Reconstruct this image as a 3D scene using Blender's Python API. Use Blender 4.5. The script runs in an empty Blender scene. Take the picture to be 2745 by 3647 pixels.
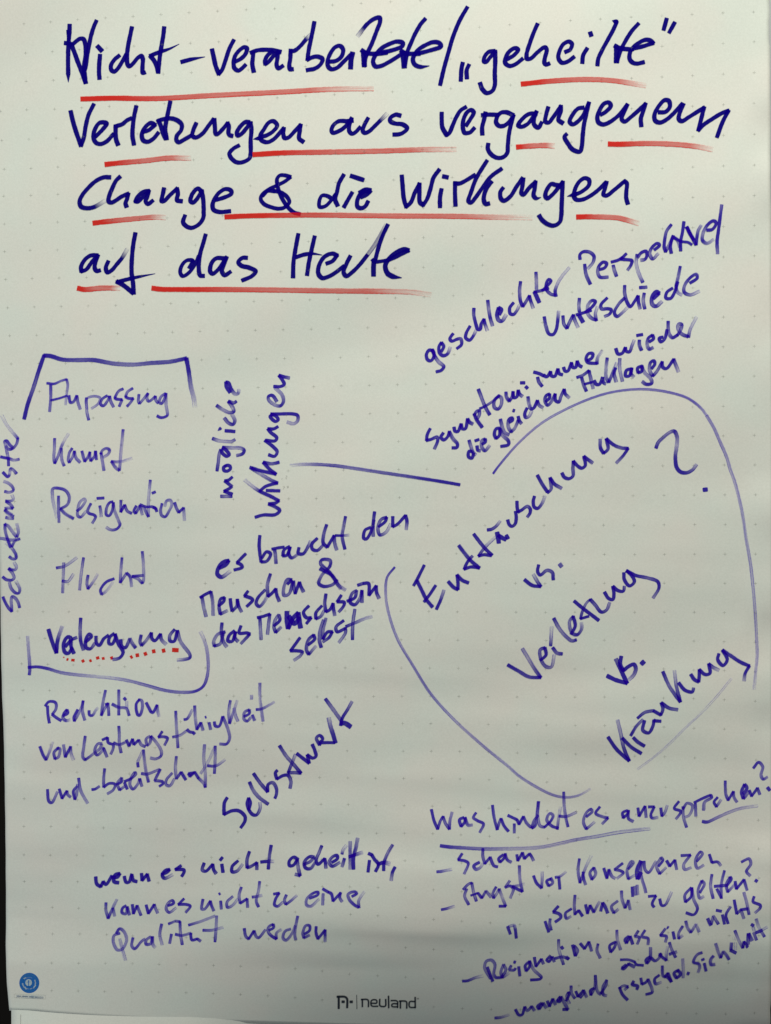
import bpy, math, random
import numpy as np
from mathutils import Matrix, Vector
C = bpy.context.scene.collection
scene = bpy.context.scene
random.seed(7)

# ---------------------------------------------------------------- camera
# The sheet hangs in the plane y = 0 (x to the right, z up), its middle at z = 1.4 m.
# Pose of the phone camera against the sheet, from the printed 25 mm grid.
PW, PH, FPX = 2745.0, 3647.0, 2800.0
ZC = 1.40
def rodrigues(w):
    w = np.array(w, float); th = np.linalg.norm(w); k = w / th
    K = np.array([[0, -k[2], k[1]], [k[2], 0, -k[0]], [-k[1], k[0], 0]])
    return np.eye(3) + math.sin(th) * K + (1 - math.cos(th)) * K @ K
RC = rodrigues((0.03369740535426377, -0.08129775479869322, 0.01304572052870066))
TC = np.array([-0.012880441727702308, -0.00040414761000791814, -0.6893131552495186])
S = np.array([[1, 0, 0], [0, 0, -1], [0, 1, 0]], float)      # sheet axes -> world axes
CR = S @ RC.T                                                # camera rotation in the world
CP = S @ (-RC.T @ TC) + np.array([0, 0, ZC])
cam = bpy.data.cameras.new('camera')
co = bpy.data.objects.new('camera', cam); C.objects.link(co)
M = Matrix.Identity(4)
for r in range(3):
    for c in range(3): M[r][c] = CR[r, c]
    M[r][3] = CP[r]
co.matrix_world = M
cam.sensor_fit = 'VERTICAL'; cam.sensor_height = 36.0; cam.lens = 36.0 * FPX / PH
cam.clip_start = 0.05; cam.clip_end = 50
scene.camera = co

# ---------------------------------------------------------------- world, lamps, exposure
world = bpy.data.worlds.new('World'); scene.world = world; world.use_nodes = True
bg = world.node_tree.nodes['Background']
bg.inputs[0].default_value = (0.85, 0.94, 1.0, 1); bg.inputs[1].default_value = 0.10
def lamp(name, loc, target, size, power, col, sy=None):
    l = bpy.data.lights.new(name, 'AREA'); l.energy = power; l.color = col; l.size = size
    if sy: l.shape = 'RECTANGLE'; l.size_y = sy
    o = bpy.data.objects.new(name, l); C.objects.link(o); o.location = loc
    o.rotation_euler = (Vector(target) - Vector(loc)).to_track_quat('-Z', 'Y').to_euler()
    return o
lamp('ceiling_lamp', (0.35, -1.25, 2.75), (0.05, 0, 1.5), 0.35, 25.3, (1.0, 0.98, 0.90), 0.25)
lamp('window_light', (-1.35, -0.95, 0.95), (-0.25, 0, 1.05), 0.6, 5.5, (0.87, 0.94, 1.0))
vs = scene.view_settings
scene.display_settings.display_device = 'sRGB'
vs.view_transform = 'Standard'; vs.look = 'None'; vs.exposure = 0.05; vs.gamma = 1.0
vs.use_curve_mapping = False
scene.cycles.transparent_max_bounces = 24

# ---------------------------------------------------------------- sheet relief
def vnoise(x, y, seed):
    x = np.asarray(x, float); y = np.asarray(y, float)
    xi = np.floor(x); yi = np.floor(y); fx = x - xi; fy = y - yi
    fx = fx**3 * (fx * (fx * 6 - 15) + 10); fy = fy**3 * (fy * (fy * 6 - 15) + 10)
    def h(a, b):
        v = np.sin(a * 127.1 + b * 311.7 + seed * 74.7) * 43758.5453
        return (v - np.floor(v)) * 2 - 1
    return (h(xi, yi) * (1 - fx) + h(xi + 1, yi) * fx) * (1 - fy) + (h(xi, yi + 1) * (1 - fx) + h(xi + 1, yi + 1) * fx) * fy
def relief(x, z):
    """height of the paper towards the viewer (m): slack waves, finer ripples lower down"""
    x = np.asarray(x, float); z = np.asarray(z, float) - ZC
    low = np.clip((0.22 - z) / 0.5, 0, 1)
    w = 0.0052 * vnoise(x * 2.9 + 4, z * 8.0 - x * 3.2, 3)
    w = w + 0.0017 * vnoise(x * 4.3, z * 19 - x * 3.0, 5) * (0.5 + 0.5 * low)
    w = w + 0.00085 * vnoise(x * 5.5 + 9, z * 44 + x * 3.0, 8) * low
    w = w + 0.00013 * vnoise(x * 16, z * 85, 11) * low
    w = w + 0.0016 * np.exp(-((x + 0.30) / 0.10)**2 - ((z + 0.12) / 0.05)**2)
    # the foot of the sheet curls away from the viewer, more towards the right
    g = np.clip((x + 0.33) / 0.40, 0, 1); g = 0.10 + 0.90 * g * g * (3 - 2 * g)
    d = np.clip(-0.315 - 0.02 * g - z, 0, 1)
    w = w * (1 - np.clip((-0.375 - z) / 0.05, 0, 0.85)) - 2.7 * g * d * d / (1 + 1.5 * d)
    # cockled right edge
    e = np.clip((x - 0.315) / 0.02, 0, 1)
    w = w + 0.0024 * e * vnoise(x * 6, z * 26, 21)
    return w
def ray_dir(px, py):
    d = np.stack([(np.asarray(px, float) - PW / 2) / FPX, -(np.asarray(py, float) - PH / 2) / FPX, -np.ones_like(np.asarray(px, float))], -1)
    return d @ CR.T
def on_plane(px, py, y=0.0):
    d = ray_dir(px, py); t = (y - CP[1]) / d[..., 1]
    return CP + d * t[..., None]
def on_sheet(px, py):
    """point of the waved paper seen at this place of the photograph: returns x, z"""
    d = ray_dir(px, py); t = (0 - CP[1]) / d[..., 1]
    for _ in range(4):
        p = CP + d * t[..., None]
        t = (-relief(p[..., 0], p[..., 2]) - CP[1]) / d[..., 1]
    p = CP + d * t[..., None]
    return p[..., 0], p[..., 2]

# ---------------------------------------------------------------- materials
def mat(name):
    m = bpy.data.materials.new(name); m.use_nodes = True
    nt = m.node_tree; nt.nodes.clear()
    out = nt.nodes.new('ShaderNodeOutputMaterial')
    return m, nt, out
def N(nt, kind, **kw):
    n = nt.nodes.new(kind)
    for k, v in kw.items():
        if k.startswith('i_'): n.inputs[k[2:].replace('_', ' ')].default_value = v
        else: setattr(n, k, v)
    return n
def math_(nt, op, a, b=None, c=None, clamp=False):
    n = nt.nodes.new('ShaderNodeMath'); n.operation = op; n.use_clamp = clamp
    for i, v in enumerate((a, b, c)):
        if v is None: continue
        if isinstance(v, (int, float)): n.inputs[i].default_value = v
        else: nt.links.new(v, n.inputs[i])
    return n.outputs[0]

def paper_material(name, tint=(0.797, 0.808, 0.722)):
    m, nt, out = mat(name); L = nt.links.new
    geo = N(nt, 'ShaderNodeNewGeometry')
    n1 = N(nt, 'ShaderNodeTexNoise'); n1.inputs['Scale'].default_value = 9; n1.inputs['Detail'].default_value = 3
    n2 = N(nt, 'ShaderNodeTexNoise'); n2.inputs['Scale'].default_value = 650; n2.inputs['Detail'].default_value = 2
    n3 = N(nt, 'ShaderNodeTexNoise'); n3.inputs['Scale'].default_value = 14; n3.inputs['Detail'].default_value = 2
    for n in (n1, n2, n3): L(geo.outputs['Position'], n.inputs['Vector'])
    # faint mottling of the recycled stock: pinkish against greenish clouds
    mix1 = N(nt, 'ShaderNodeMix', data_type='RGBA')
    mix1.inputs[6].default_value = (tint[0] * 1.02, tint[1] * 0.985, tint[2] * 0.985, 1)
    mix1.inputs[7].default_value = (tint[0] * 0.97, tint[1] * 1.01, tint[2] * 1.01, 1)
    f = math_(nt, 'MULTIPLY_ADD', n3.outputs['Fac'], 3.0, -1.0, clamp=True); L(f, mix1.inputs[0])
    g = math_(nt, 'MULTIPLY_ADD', n2.outputs['Fac'], 0.15, 0.925)
    g2 = math_(nt, 'MULTIPLY_ADD', n1.outputs['Fac'], 0.05, 0.975)
    g = math_(nt, 'MULTIPLY', g, g2)
    sc = N(nt, 'ShaderNodeVectorMath', operation='SCALE'); L(mix1.outputs[2], sc.inputs[0]); L(g, sc.inputs['Scale'])
    b = N(nt, 'ShaderNodeBsdfPrincipled'); L(sc.outputs[0], b.inputs['Base Color'])
    b.inputs['Roughness'].default_value = 0.85; b.inputs['Specular IOR Level'].default_value = 0.15
    bump = N(nt, 'ShaderNodeBump'); bump.inputs['Strength'].default_value = 0.18; bump.inputs['Distance'].default_value = 0.0002
    L(n2.outputs['Fac'], bump.inputs['Height']); L(bump.outputs[0], b.inputs['Normal'])
    L(b.outputs[0], out.inputs[0])
    return m

def ink_material(name, col, thin_col, streak=0.6, edge=0.5, low_edge=0.0, soft=0.16, full=0.97):
    """felt-pen ink: covers the paper by 'density', streaky along the stroke, darker along its rims"""
    m, nt, out = mat(name); L = nt.links.new
    at = N(nt, 'ShaderNodeAttribute', attribute_name='coverage')
    uv = N(nt, 'ShaderNodeUVMap', uv_map='stroke')
    sep = N(nt, 'ShaderNodeSeparateXYZ'); L(uv.outputs[0], sep.inputs[0])
    u, v = sep.outputs[0], sep.outputs[1]
    den = at.outputs['Fac']
    cmb = N(nt, 'ShaderNodeCombineXYZ')
    L(math_(nt, 'MULTIPLY', u, 25.0), cmb.inputs[0]); L(math_(nt, 'MULTIPLY', v, 2.4), cmb.inputs[1])
    n = N(nt, 'ShaderNodeTexNoise'); n.inputs['Scale'].default_value = 1.0; n.inputs['Detail'].default_value = 3
    L(cmb.outputs[0], n.inputs['Vector'])
    cmb2 = N(nt, 'ShaderNodeCombineXYZ')
    L(math_(nt, 'MULTIPLY', u, 420.0), cmb2.inputs[0]); L(math_(nt, 'MULTIPLY', v, 2.0), cmb2.inputs[1])
    n2 = N(nt, 'ShaderNodeTexNoise'); n2.inputs['Scale'].default_value = 1.0; n2.inputs['Detail'].default_value = 2
    L(cmb2.outputs[0], n2.inputs['Vector'])
    av = math_(nt, 'ABSOLUTE', v)
    thin = math_(nt, 'SUBTRACT', 1.0, den, clamp=True)
    # rims
    rim = math_(nt, 'SMOOTH_MIN', math_(nt, 'MULTIPLY', math_(nt, 'SUBTRACT', av, 0.45, clamp=True), 2.2), 1.0, 0.1)
    a = math_(nt, 'ADD', den, math_(nt, 'MULTIPLY', math_(nt, 'MULTIPLY', rim, thin), edge))
    if low_edge:
        lo = math_(nt, 'MULTIPLY', math_(nt, 'SUBTRACT', math_(nt, 'MULTIPLY', v, -1.0), 0.62, clamp=True), 3.0 * low_edge)
        a = math_(nt, 'ADD', a, lo)
    s = math_(nt, 'MULTIPLY_ADD', n.outputs['Fac'], 2.2, -1.1)
    a = math_(nt, 'ADD', a, math_(nt, 'MULTIPLY', math_(nt, 'MULTIPLY', s, math_(nt, 'ADD', thin, 0.06)), streak * 1.5))
    s2 = math_(nt, 'MULTIPLY_ADD', n2.outputs['Fac'], 2.0, -1.0)
    a = math_(nt, 'ADD', a, math_(nt, 'MULTIPLY', math_(nt, 'MULTIPLY', s2, math_(nt, 'ADD', thin, 0.05)), streak * 0.5))
    # soft, slightly ragged outline
    rag = math_(nt, 'MULTIPLY_ADD', n2.outputs['Fac'], 0.24, -0.12)
    o = math_(nt, 'DIVIDE', math_(nt, 'SUBTRACT', math_(nt, 'ADD', rag, 1.0), av), soft, clamp=True)
    a = math_(nt, 'MINIMUM', math_(nt, 'MAXIMUM', a, 0.0), full)
    a = math_(nt, 'MULTIPLY', a, o)
    # light crosses the film twice
    a2 = math_(nt, 'SUBTRACT', 1.0, math_(nt, 'SQRT', math_(nt, 'SUBTRACT', 1.0, a)))
    mix = N(nt, 'ShaderNodeMixShader'); L(a2, mix.inputs[0])
    tr = N(nt, 'ShaderNodeBsdfTransparent'); df = N(nt, 'ShaderNodeBsdfDiffuse')
    mc = N(nt, 'ShaderNodeMix', data_type='RGBA')
    mc.inputs[6].default_value = (*thin_col, 1); mc.inputs[7].default_value = (*col, 1)
    L(a, mc.inputs[0]); L(mc.outputs[2], df.inputs[0])
    L(tr.outputs[0], mix.inputs[1]); L(df.outputs[0], mix.inputs[2]); L(mix.outputs[0], out.inputs[0])
    return m
def plain(name, col, rough=0.6, scale=40, var=0.15):
    m, nt, out = mat(name); L = nt.links.new
    geo = N(nt, 'ShaderNodeNewGeometry'); n = N(nt, 'ShaderNodeTexNoise'); n.inputs['Scale'].default_value = scale
    L(geo.outputs['Position'], n.inputs['Vector'])
    mc = N(nt, 'ShaderNodeMix', data_type='RGBA')
    mc.inputs[6].default_value = (*[c * (1 - var) for c in col], 1); mc.inputs[7].default_value = (*[c * (1 + var) for c in col], 1)
    L(n.outputs['Fac'], mc.inputs[0])
    b = N(nt, 'ShaderNodeBsdfPrincipled'); L(mc.outputs[2], b.inputs['Base Color']); b.inputs['Roughness'].default_value = rough
    L(b.outputs[0], out.inputs[0])
    return m
M_PAPER = paper_material('recycled_paper')
INK = {
    'T': ink_material('navy_marker_ink', (0.004, 0.0006, 0.21), (0.03, 0.004, 0.36), streak=0.35, soft=0.10, full=0.995),
    'M': ink_material('violet_marker_ink', (0.019, 0.001, 0.40), (0.10, 0.03, 0.74), streak=0.75, edge=0.45, soft=0.16),
    'L': ink_material('thin_violet_marker_ink', (0.030, 0.002, 0.50), (0.12, 0.04, 0.78), streak=0.7, edge=0.4, soft=0.2, full=0.96),
    'R': ink_material('red_marker_ink', (0.76, 0.010, 0.004), (0.80, 0.05, 0.03), streak=0.45, edge=0.15, low_edge=0.5, soft=0.10),
    'K': ink_material('dark_printing_ink', (0.018, 0.028, 0.050), (0.05, 0.06, 0.08), streak=0.1, soft=0.2),
    'G': ink_material('grey_smudge', (0.20, 0.20, 0.19), (0.25, 0.25, 0.24), streak=0.4, soft=0.5, full=0.5),
    'B': ink_material('blue_printing_ink', (0.001, 0.15, 0.54), (0.01, 0.19, 0.56), streak=0.1, soft=0.1),
    'P': ink_material('pale_printing_ink', (0.62, 0.74, 0.74), (0.6, 0.7, 0.7), streak=0.6, soft=0.35, full=0.95),
    'Q': ink_material('pale_blue_printing_ink', (0.10, 0.30, 0.50), (0.12, 0.32, 0.5), streak=1.0, soft=0.5, full=0.8),
}
WIDTH = {'T': 18.6, 'M': 14.9, 'L': 13.2, 'R': 19.4, 'K': 6.4, 'G': 10, 'B': 2, 'P': 4, 'Q': 4}
BASE = {'T': 1.04, 'M': 1.0, 'L': 0.95, 'R': 1.0, 'K': 0.97, 'G': 0.6, 'B': 1.0, 'P': 0.9, 'Q': 0.9}
SPLIT = {'T': 0.26, 'M': 0.16, 'L': 0.14, 'R': 0.05, 'K': 0.46, 'G': 0.2, 'B': 0, 'P': 0, 'Q': 0}

# ---------------------------------------------------------------- object helpers
def empty(name, loc=(0, 0, 0), parent=None):
    o = bpy.data.objects.new(name, None); o.empty_display_size = 0.02; C.objects.link(o)
    o.location = loc
    if parent is not None: o.parent = parent
    return o
def obj(name, verts, faces, material, parent=None, smooth=False):
    me = bpy.data.meshes.new(name); me.from_pydata([tuple(map(float, v)) for v in verts], [], faces)
    if material: me.materials.append(material)
    if smooth: me.polygons.foreach_set('use_smooth', [True] * len(me.polygons))
    me.update()
    o = bpy.data.objects.new(name, me); C.objects.link(o)
    if parent is not None: o.parent = parent
    return o
def tag(o, label=None, cat=None, group=None, kind=None):
    if label: o['label'] = label
    if cat: o['category'] = cat
    if group: o['group'] = group
    if kind: o['kind'] = kind
    return o

# ---------------------------------------------------------------- structure: the dark room behind
M_WALL = plain('dark_room_wall', (0.012, 0.008, 0.005), 0.9, 6, 0.5)
w = obj('wall', [(-4, 1.6, -1), (4, 1.6, -1), (4, 1.6, 4), (-4, 1.6, 4)], [(0, 1, 2, 3)], M_WALL); tag(w, kind='structure')

# ---------------------------------------------------------------- the written sheet
SHEET = empty('flip_chart_sheet', (0, 0, ZC))
tag(SHEET, 'written flip chart sheet covered in blue handwriting with red underlines', 'paper sheet', 'sheets of the flip chart pad')
def L2(o):                        # world coordinates -> local to the sheet's empty
    return o
def edge(tab, y):
    ys = [t[0] for t in tab]; xs = [t[1] for t in tab]
    return np.interp(y, ys, xs)
LEFT = [(-260, -88), (500, -62), (1200, -32), (1700, -12), (2080, 0), (2200, 1.8), (2350, 4), (2489, 7.5), (2597, 12.4), (2742, 15.5), (2860, 17.5), (3000, 19.5), (3240, 21.2), (3369, 20.2), (3440, 21.5), (3507, 24.5), (3560, 29), (3603, 33.5), (3800, 40)]
RIGHT = [(-260, 2732), (0, 2739), (60, 2740), (75, 2737.5), (150, 2738), (165, 2741), (300, 2741.5), (600, 2742.5), (700, 2743), (760, 2746), (1500, 2753), (3200, 2752), (3480, 2746), (3647, 2743.5), (3800, 2741)]
BOTTOM = [(-100, 3598), (33, 3602), (100, 3609), (250, 3620), (460, 3632), (850, 3646), (1500, 3668), (2745, 3705)]
NX, NY = 200, 300
tt = np.linspace(0, 1, NY); ss = np.linspace(0, 1, NX)
# finer rows and columns at the rims
GX = np.zeros((NY, NX)); GY = np.zeros((NY, NX))
for r, t in enumerate(tt):
    for _ in range(1):
        y0 = -260.0
        xs_est = -60 + ss * 2800
        y1 = np.interp(xs_est, [b[0] for b in BOTTOM], [b[1] for b in BOTTOM])
        y = y0 + t * (y1 - y0)
        GY[r] = y
        lx = edge(LEFT, y); rx = edge(RIGHT, y)
        lx = lx + 0.5 * np.sin(y * 0.05) * 0.6
        rx = rx + 0.9 * vnoise(y * 0.02, 0.5, 31) + 0.6 * vnoise(y * 0.07, 0.5, 33)
        GX[r] = lx + ss * (rx - lx)
px_, pz_ = on_sheet(GX, GY)
py_ = -relief(px_, pz_)
verts = np.stack([px_, py_, pz_ - ZC], -1).reshape(-1, 3)
faces = [(r * NX + c, (r + 1) * NX + c, (r + 1) * NX + c + 1, r * NX + c + 1) for r in range(NY - 1) for c in range(NX - 1)]
paper = obj('paper', verts, faces, M_PAPER, SHEET, smooth=True)
sol = paper.modifiers.new('thickness', 'SOLIDIFY'); sol.thickness = 0.00012; sol.offset = -1

# ---------------------------------------------------------------- ink strokes
LAYER = [0]
def catmull(P, step=4.0):
    P = np.array(P, float)
    if len(P) == 2:
        n = max(2, int(np.linalg.norm(P[1, :2] - P[0, :2]) / step) + 1)
        t = np.linspace(0, 1, n)[:, None]; return P[0] + (P[1] - P[0]) * t
    Q = np.vstack([2 * P[0] - P[1], P, 2 * P[-1] - P[-2]]); out = []
    for k in range(1, len(Q) - 2):
        p0, p1, p2, p3 = Q[k - 1], Q[k], Q[k + 1], Q[k + 2]
        d = [max(1e-3, np.linalg.norm((b - a)[:2]))**0.5 for a, b in ((p0, p1), (p1, p2), (p2, p3))]
        t1 = d[0]; t2 = t1 + d[1]; t3 = t2 + d[2]
        n = max(2, int(np.linalg.norm((p2 - p1)[:2]) / step))
        for t in np.linspace(t1, t2, n, endpoint=False):
            A1 = (t1 - t) / t1 * p0 + t / t1 * p1
            A2 = (t2 - t) / (t2 - t1) * p1 + (t - t1) / (t2 - t1) * p2
            A3 = (t3 - t) / (t3 - t2) * p2 + (t - t2) / (t3 - t2) * p3
            B1 = (t2 - t) / t2 * A1 + t / t2 * A2
            B2 = (t3 - t) / (t3 - t1) * A2 + (t - t1) / (t3 - t1) * A3
            q = (t2 - t) / (t2 - t1) * B1 + (t - t1) / (t2 - t1) * B2
            q[2] = np.interp(t, [t1, t2], [p1[2], p2[2]]); q[3] = np.interp(t, [t1, t2], [p1[3], p2[3]])
            out.append(q)
    out.append(Q[-2]); return np.array(out)
class Ink:
    def __init__(s): s.v = []; s.f = []; s.uv = []; s.d = []
    def ribbon(s, P, style, w0, ext0, ext1, u0):
        """P: rows x, y (photo px), density, width factor"""
        if len(P) < 2: return u0
        d0 = P[0, :2] - P[1, :2]; d0 /= np.linalg.norm(d0) + 1e-9
        d1 = P[-1, :2] - P[-2, :2]; d1 /= np.linalg.norm(d1) + 1e-9
        pre = []; post = []
        rnd = [(1.0, 0.62), (0.75, 0.86), (0.35, 1.0)] if style in 'ML' else [(1.0, 0.86), (0.6, 1.0)]
        for e, wf in rnd:
            q = P[0].copy(); q[:2] += d0 * ext0 * e; q[3] *= wf; pre.append(q)
        for e, wf in rnd[::-1]:
            q = P[-1].copy(); q[:2] += d1 * ext1 * e; q[3] *= wf; post.append(q)
        P = np.vstack([pre, P, post])
        T = np.gradient(P[:, :2], axis=0); T /= np.linalg.norm(T, axis=1)[:, None] + 1e-9
        if len(T) > 4:                       # even out the direction a little
            Ts = T.copy(); Ts[1:-1] = (T[:-2] + 2 * T[1:-1] + T[2:]); T = Ts / (np.linalg.norm(Ts, axis=1)[:, None] + 1e-9)
        Nn = np.stack([T[:, 1], -T[:, 0]], 1)          # left-hand side in the picture: up for a stroke to the right
        th = math.radians(-42)                          # broad-edged nib held up to the right
        cosd = T[:, 0] * math.cos(th) + T[:, 1] * math.sin(th)
        asp = 0.84 if style in 'TML' else 1.0
        h = w0 / 2 * np.sqrt((1 - cosd**2) + (asp * cosd)**2) * P[:, 3]
        if style in 'TMLR':
            ph = random.random() * 50; ar = np.cumsum(np.r_[0, np.linalg.norm(np.diff(P[:, :2], axis=0), axis=1)])
            h = h * (1 + 0.045 * vnoise(ar / 16 + ph, 0.3 + ph, 2))
        A = P[:, :2] + Nn * h[:, None]; B = P[:, :2] - Nn * h[:, None]
        LAYER[0] = (LAYER[0] + 1) % 36
        n = len(P); lift = 0.00010 + LAYER[0] * 0.000007 + np.linspace(0, 1, n) * 0.000006
        ax, az = on_sheet(A[:, 0], A[:, 1]); bx, bz = on_sheet(B[:, 0], B[:, 1])
        ay = -relief(ax, az) - lift; by = -relief(bx, bz) - lift
        mx, mz = (ax + bx) / 2, (az + bz) / 2
        seg = np.r_[0, np.hypot(np.diff(mx), np.diff(mz))]; u = u0 + np.cumsum(seg)
        b = len(s.v)
        for k in range(n):
            s.v.append((ax[k], ay[k], az[k] - ZC)); s.v.append((bx[k], by[k], bz[k] - ZC))
            s.uv.append((u[k], 1.0)); s.uv.append((u[k], -1.0)); s.d += [P[k, 2]] * 2
        for k in range(n - 1):
            a = b + 2 * k; s.f.append((a, a + 1, a + 3, a + 2))
        return u[-1]
    def polygon(s, pts, den=1.0):
        LAYER[0] = (LAYER[0] + 1) % 36; lift = 0.0001 + LAYER[0] * 0.000007
        pts = np.array(pts, float); x, z = on_sheet(pts[:, 0], pts[:, 1]); y = -relief(x, z) - lift
        b = len(s.v)
        for k in range(len(pts)):
            s.v.append((x[k], y[k], z[k] - ZC)); s.uv.append((x[k], 0.0)); s.d.append(den)
        s.f.append(tuple(range(b, b + len(pts))))
    def stroke(s, tokens, style, ox, oy, sc):
        w = 1.0; dflt = 1.0; pts = []; corner = []; taper = fade = fin = None; dset = False
        for tk in tokens:
            if tk == 't': taper = max(0, len(pts) - 1)
            elif tk == 'f': fade = max(0, len(pts) - 1)
            elif tk == 's': fin = True
            elif tk[0] == 'w': w = float(tk[1:])
            elif tk[0] == 'd': dflt = float(tk[1:])
            else:
                c = tk.endswith('!'); tk = tk.rstrip('!')
                if '~' in tk:
                    tk, dd = tk.split('~'); c = c or dd.endswith('!'); dd = float(dd.rstrip('!')) / 10
                    dd = dd + 0.28 * dd * (1 - dd)
                else: dd = dflt
                x, y = map(float, tk.split(',')); pts.append([ox + x / sc, oy + y / sc, dd * BASE[style], 1.0]); corner.append(c)
        P = np.array(pts)
        if len(P) > 2:                                   # sharp turns become corners too
            for k in range(1, len(P) - 1):
                a = P[k, :2] - P[k - 1, :2]; b = P[k + 1, :2] - P[k, :2]
                cs = a @ b / (np.linalg.norm(a) * np.linalg.norm(b) + 1e-9)
                if cs < -0.25: corner[k] = True
        w0 = WIDTH[style] * w
        cuts = [0] + [k for k in range(1, len(P) - 1) if corner[k]] + [len(P) - 1]
        u = random.random() * 30
        pieces = [catmull(P[a:b + 1], 3.5) for a, b in zip(cuts[:-1], cuts[1:])]
        tot = sum(np.linalg.norm(np.diff(q[:, :2], axis=0), axis=1).sum() for q in pieces); acc = 0
        la = np.r_[0, np.cumsum(np.linalg.norm(np.diff(P[:, :2], axis=0), axis=1))]
        ta = None if taper is None else (0.35 if taper == 0 else min(0.9, la[taper] / la[-1]))
        fa = None if fade is None else (0.78 if fade == 0 else min(0.95, la[fade] / la[-1]))
        for i, q in enumerate(pieces):
            seg = np.r_[0, np.cumsum(np.linalg.norm(np.diff(q[:, :2], axis=0), axis=1))]
            t = (acc + seg) / max(tot, 1e-6); acc += seg[-1]
            if ta is not None: q[:, 3] *= np.where(t > ta, 1 - 0.85 * ((t - ta) / (1 - ta)), 1)
            if fa is not None: q[:, 2] *= np.where(t > fa, 1 - 0.93 * ((t - fa) / (1 - fa)), 1)
            if fin: q[:, 2] *= np.clip(0.25 + t * 6, 0, 1)
            if style == 'R' and tot > 60:              # loaded at the start, drying towards the end
                q[:, 2] *= np.clip(1.12 - 0.36 * np.clip(t * 2.2, 0, 1)**0.7, 0, 1.1)
            e = SPLIT[style] * w0
            e0 = e; e1 = e * (0.2 if ta is not None and i == len(pieces) - 1 else 1)
            u = s.ribbon(q, style, w0, e0, e1, u)
    def build(s, name, style, parent):
        o = obj(name, s.v, s.f, INK[style], parent)
        me = o.data
        at = me.attributes.new('coverage', 'FLOAT', 'POINT'); at.data.foreach_set('value', [float(x) for x in s.d])
        uvl = me.uv_layers.new(name='stroke')
        li = np.zeros(len(me.loops), int); me.loops.foreach_get('vertex_index', li)
        uvl.data.foreach_set('uv', np.array(s.uv)[li].ravel().astype(np.float32))
        return o

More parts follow.
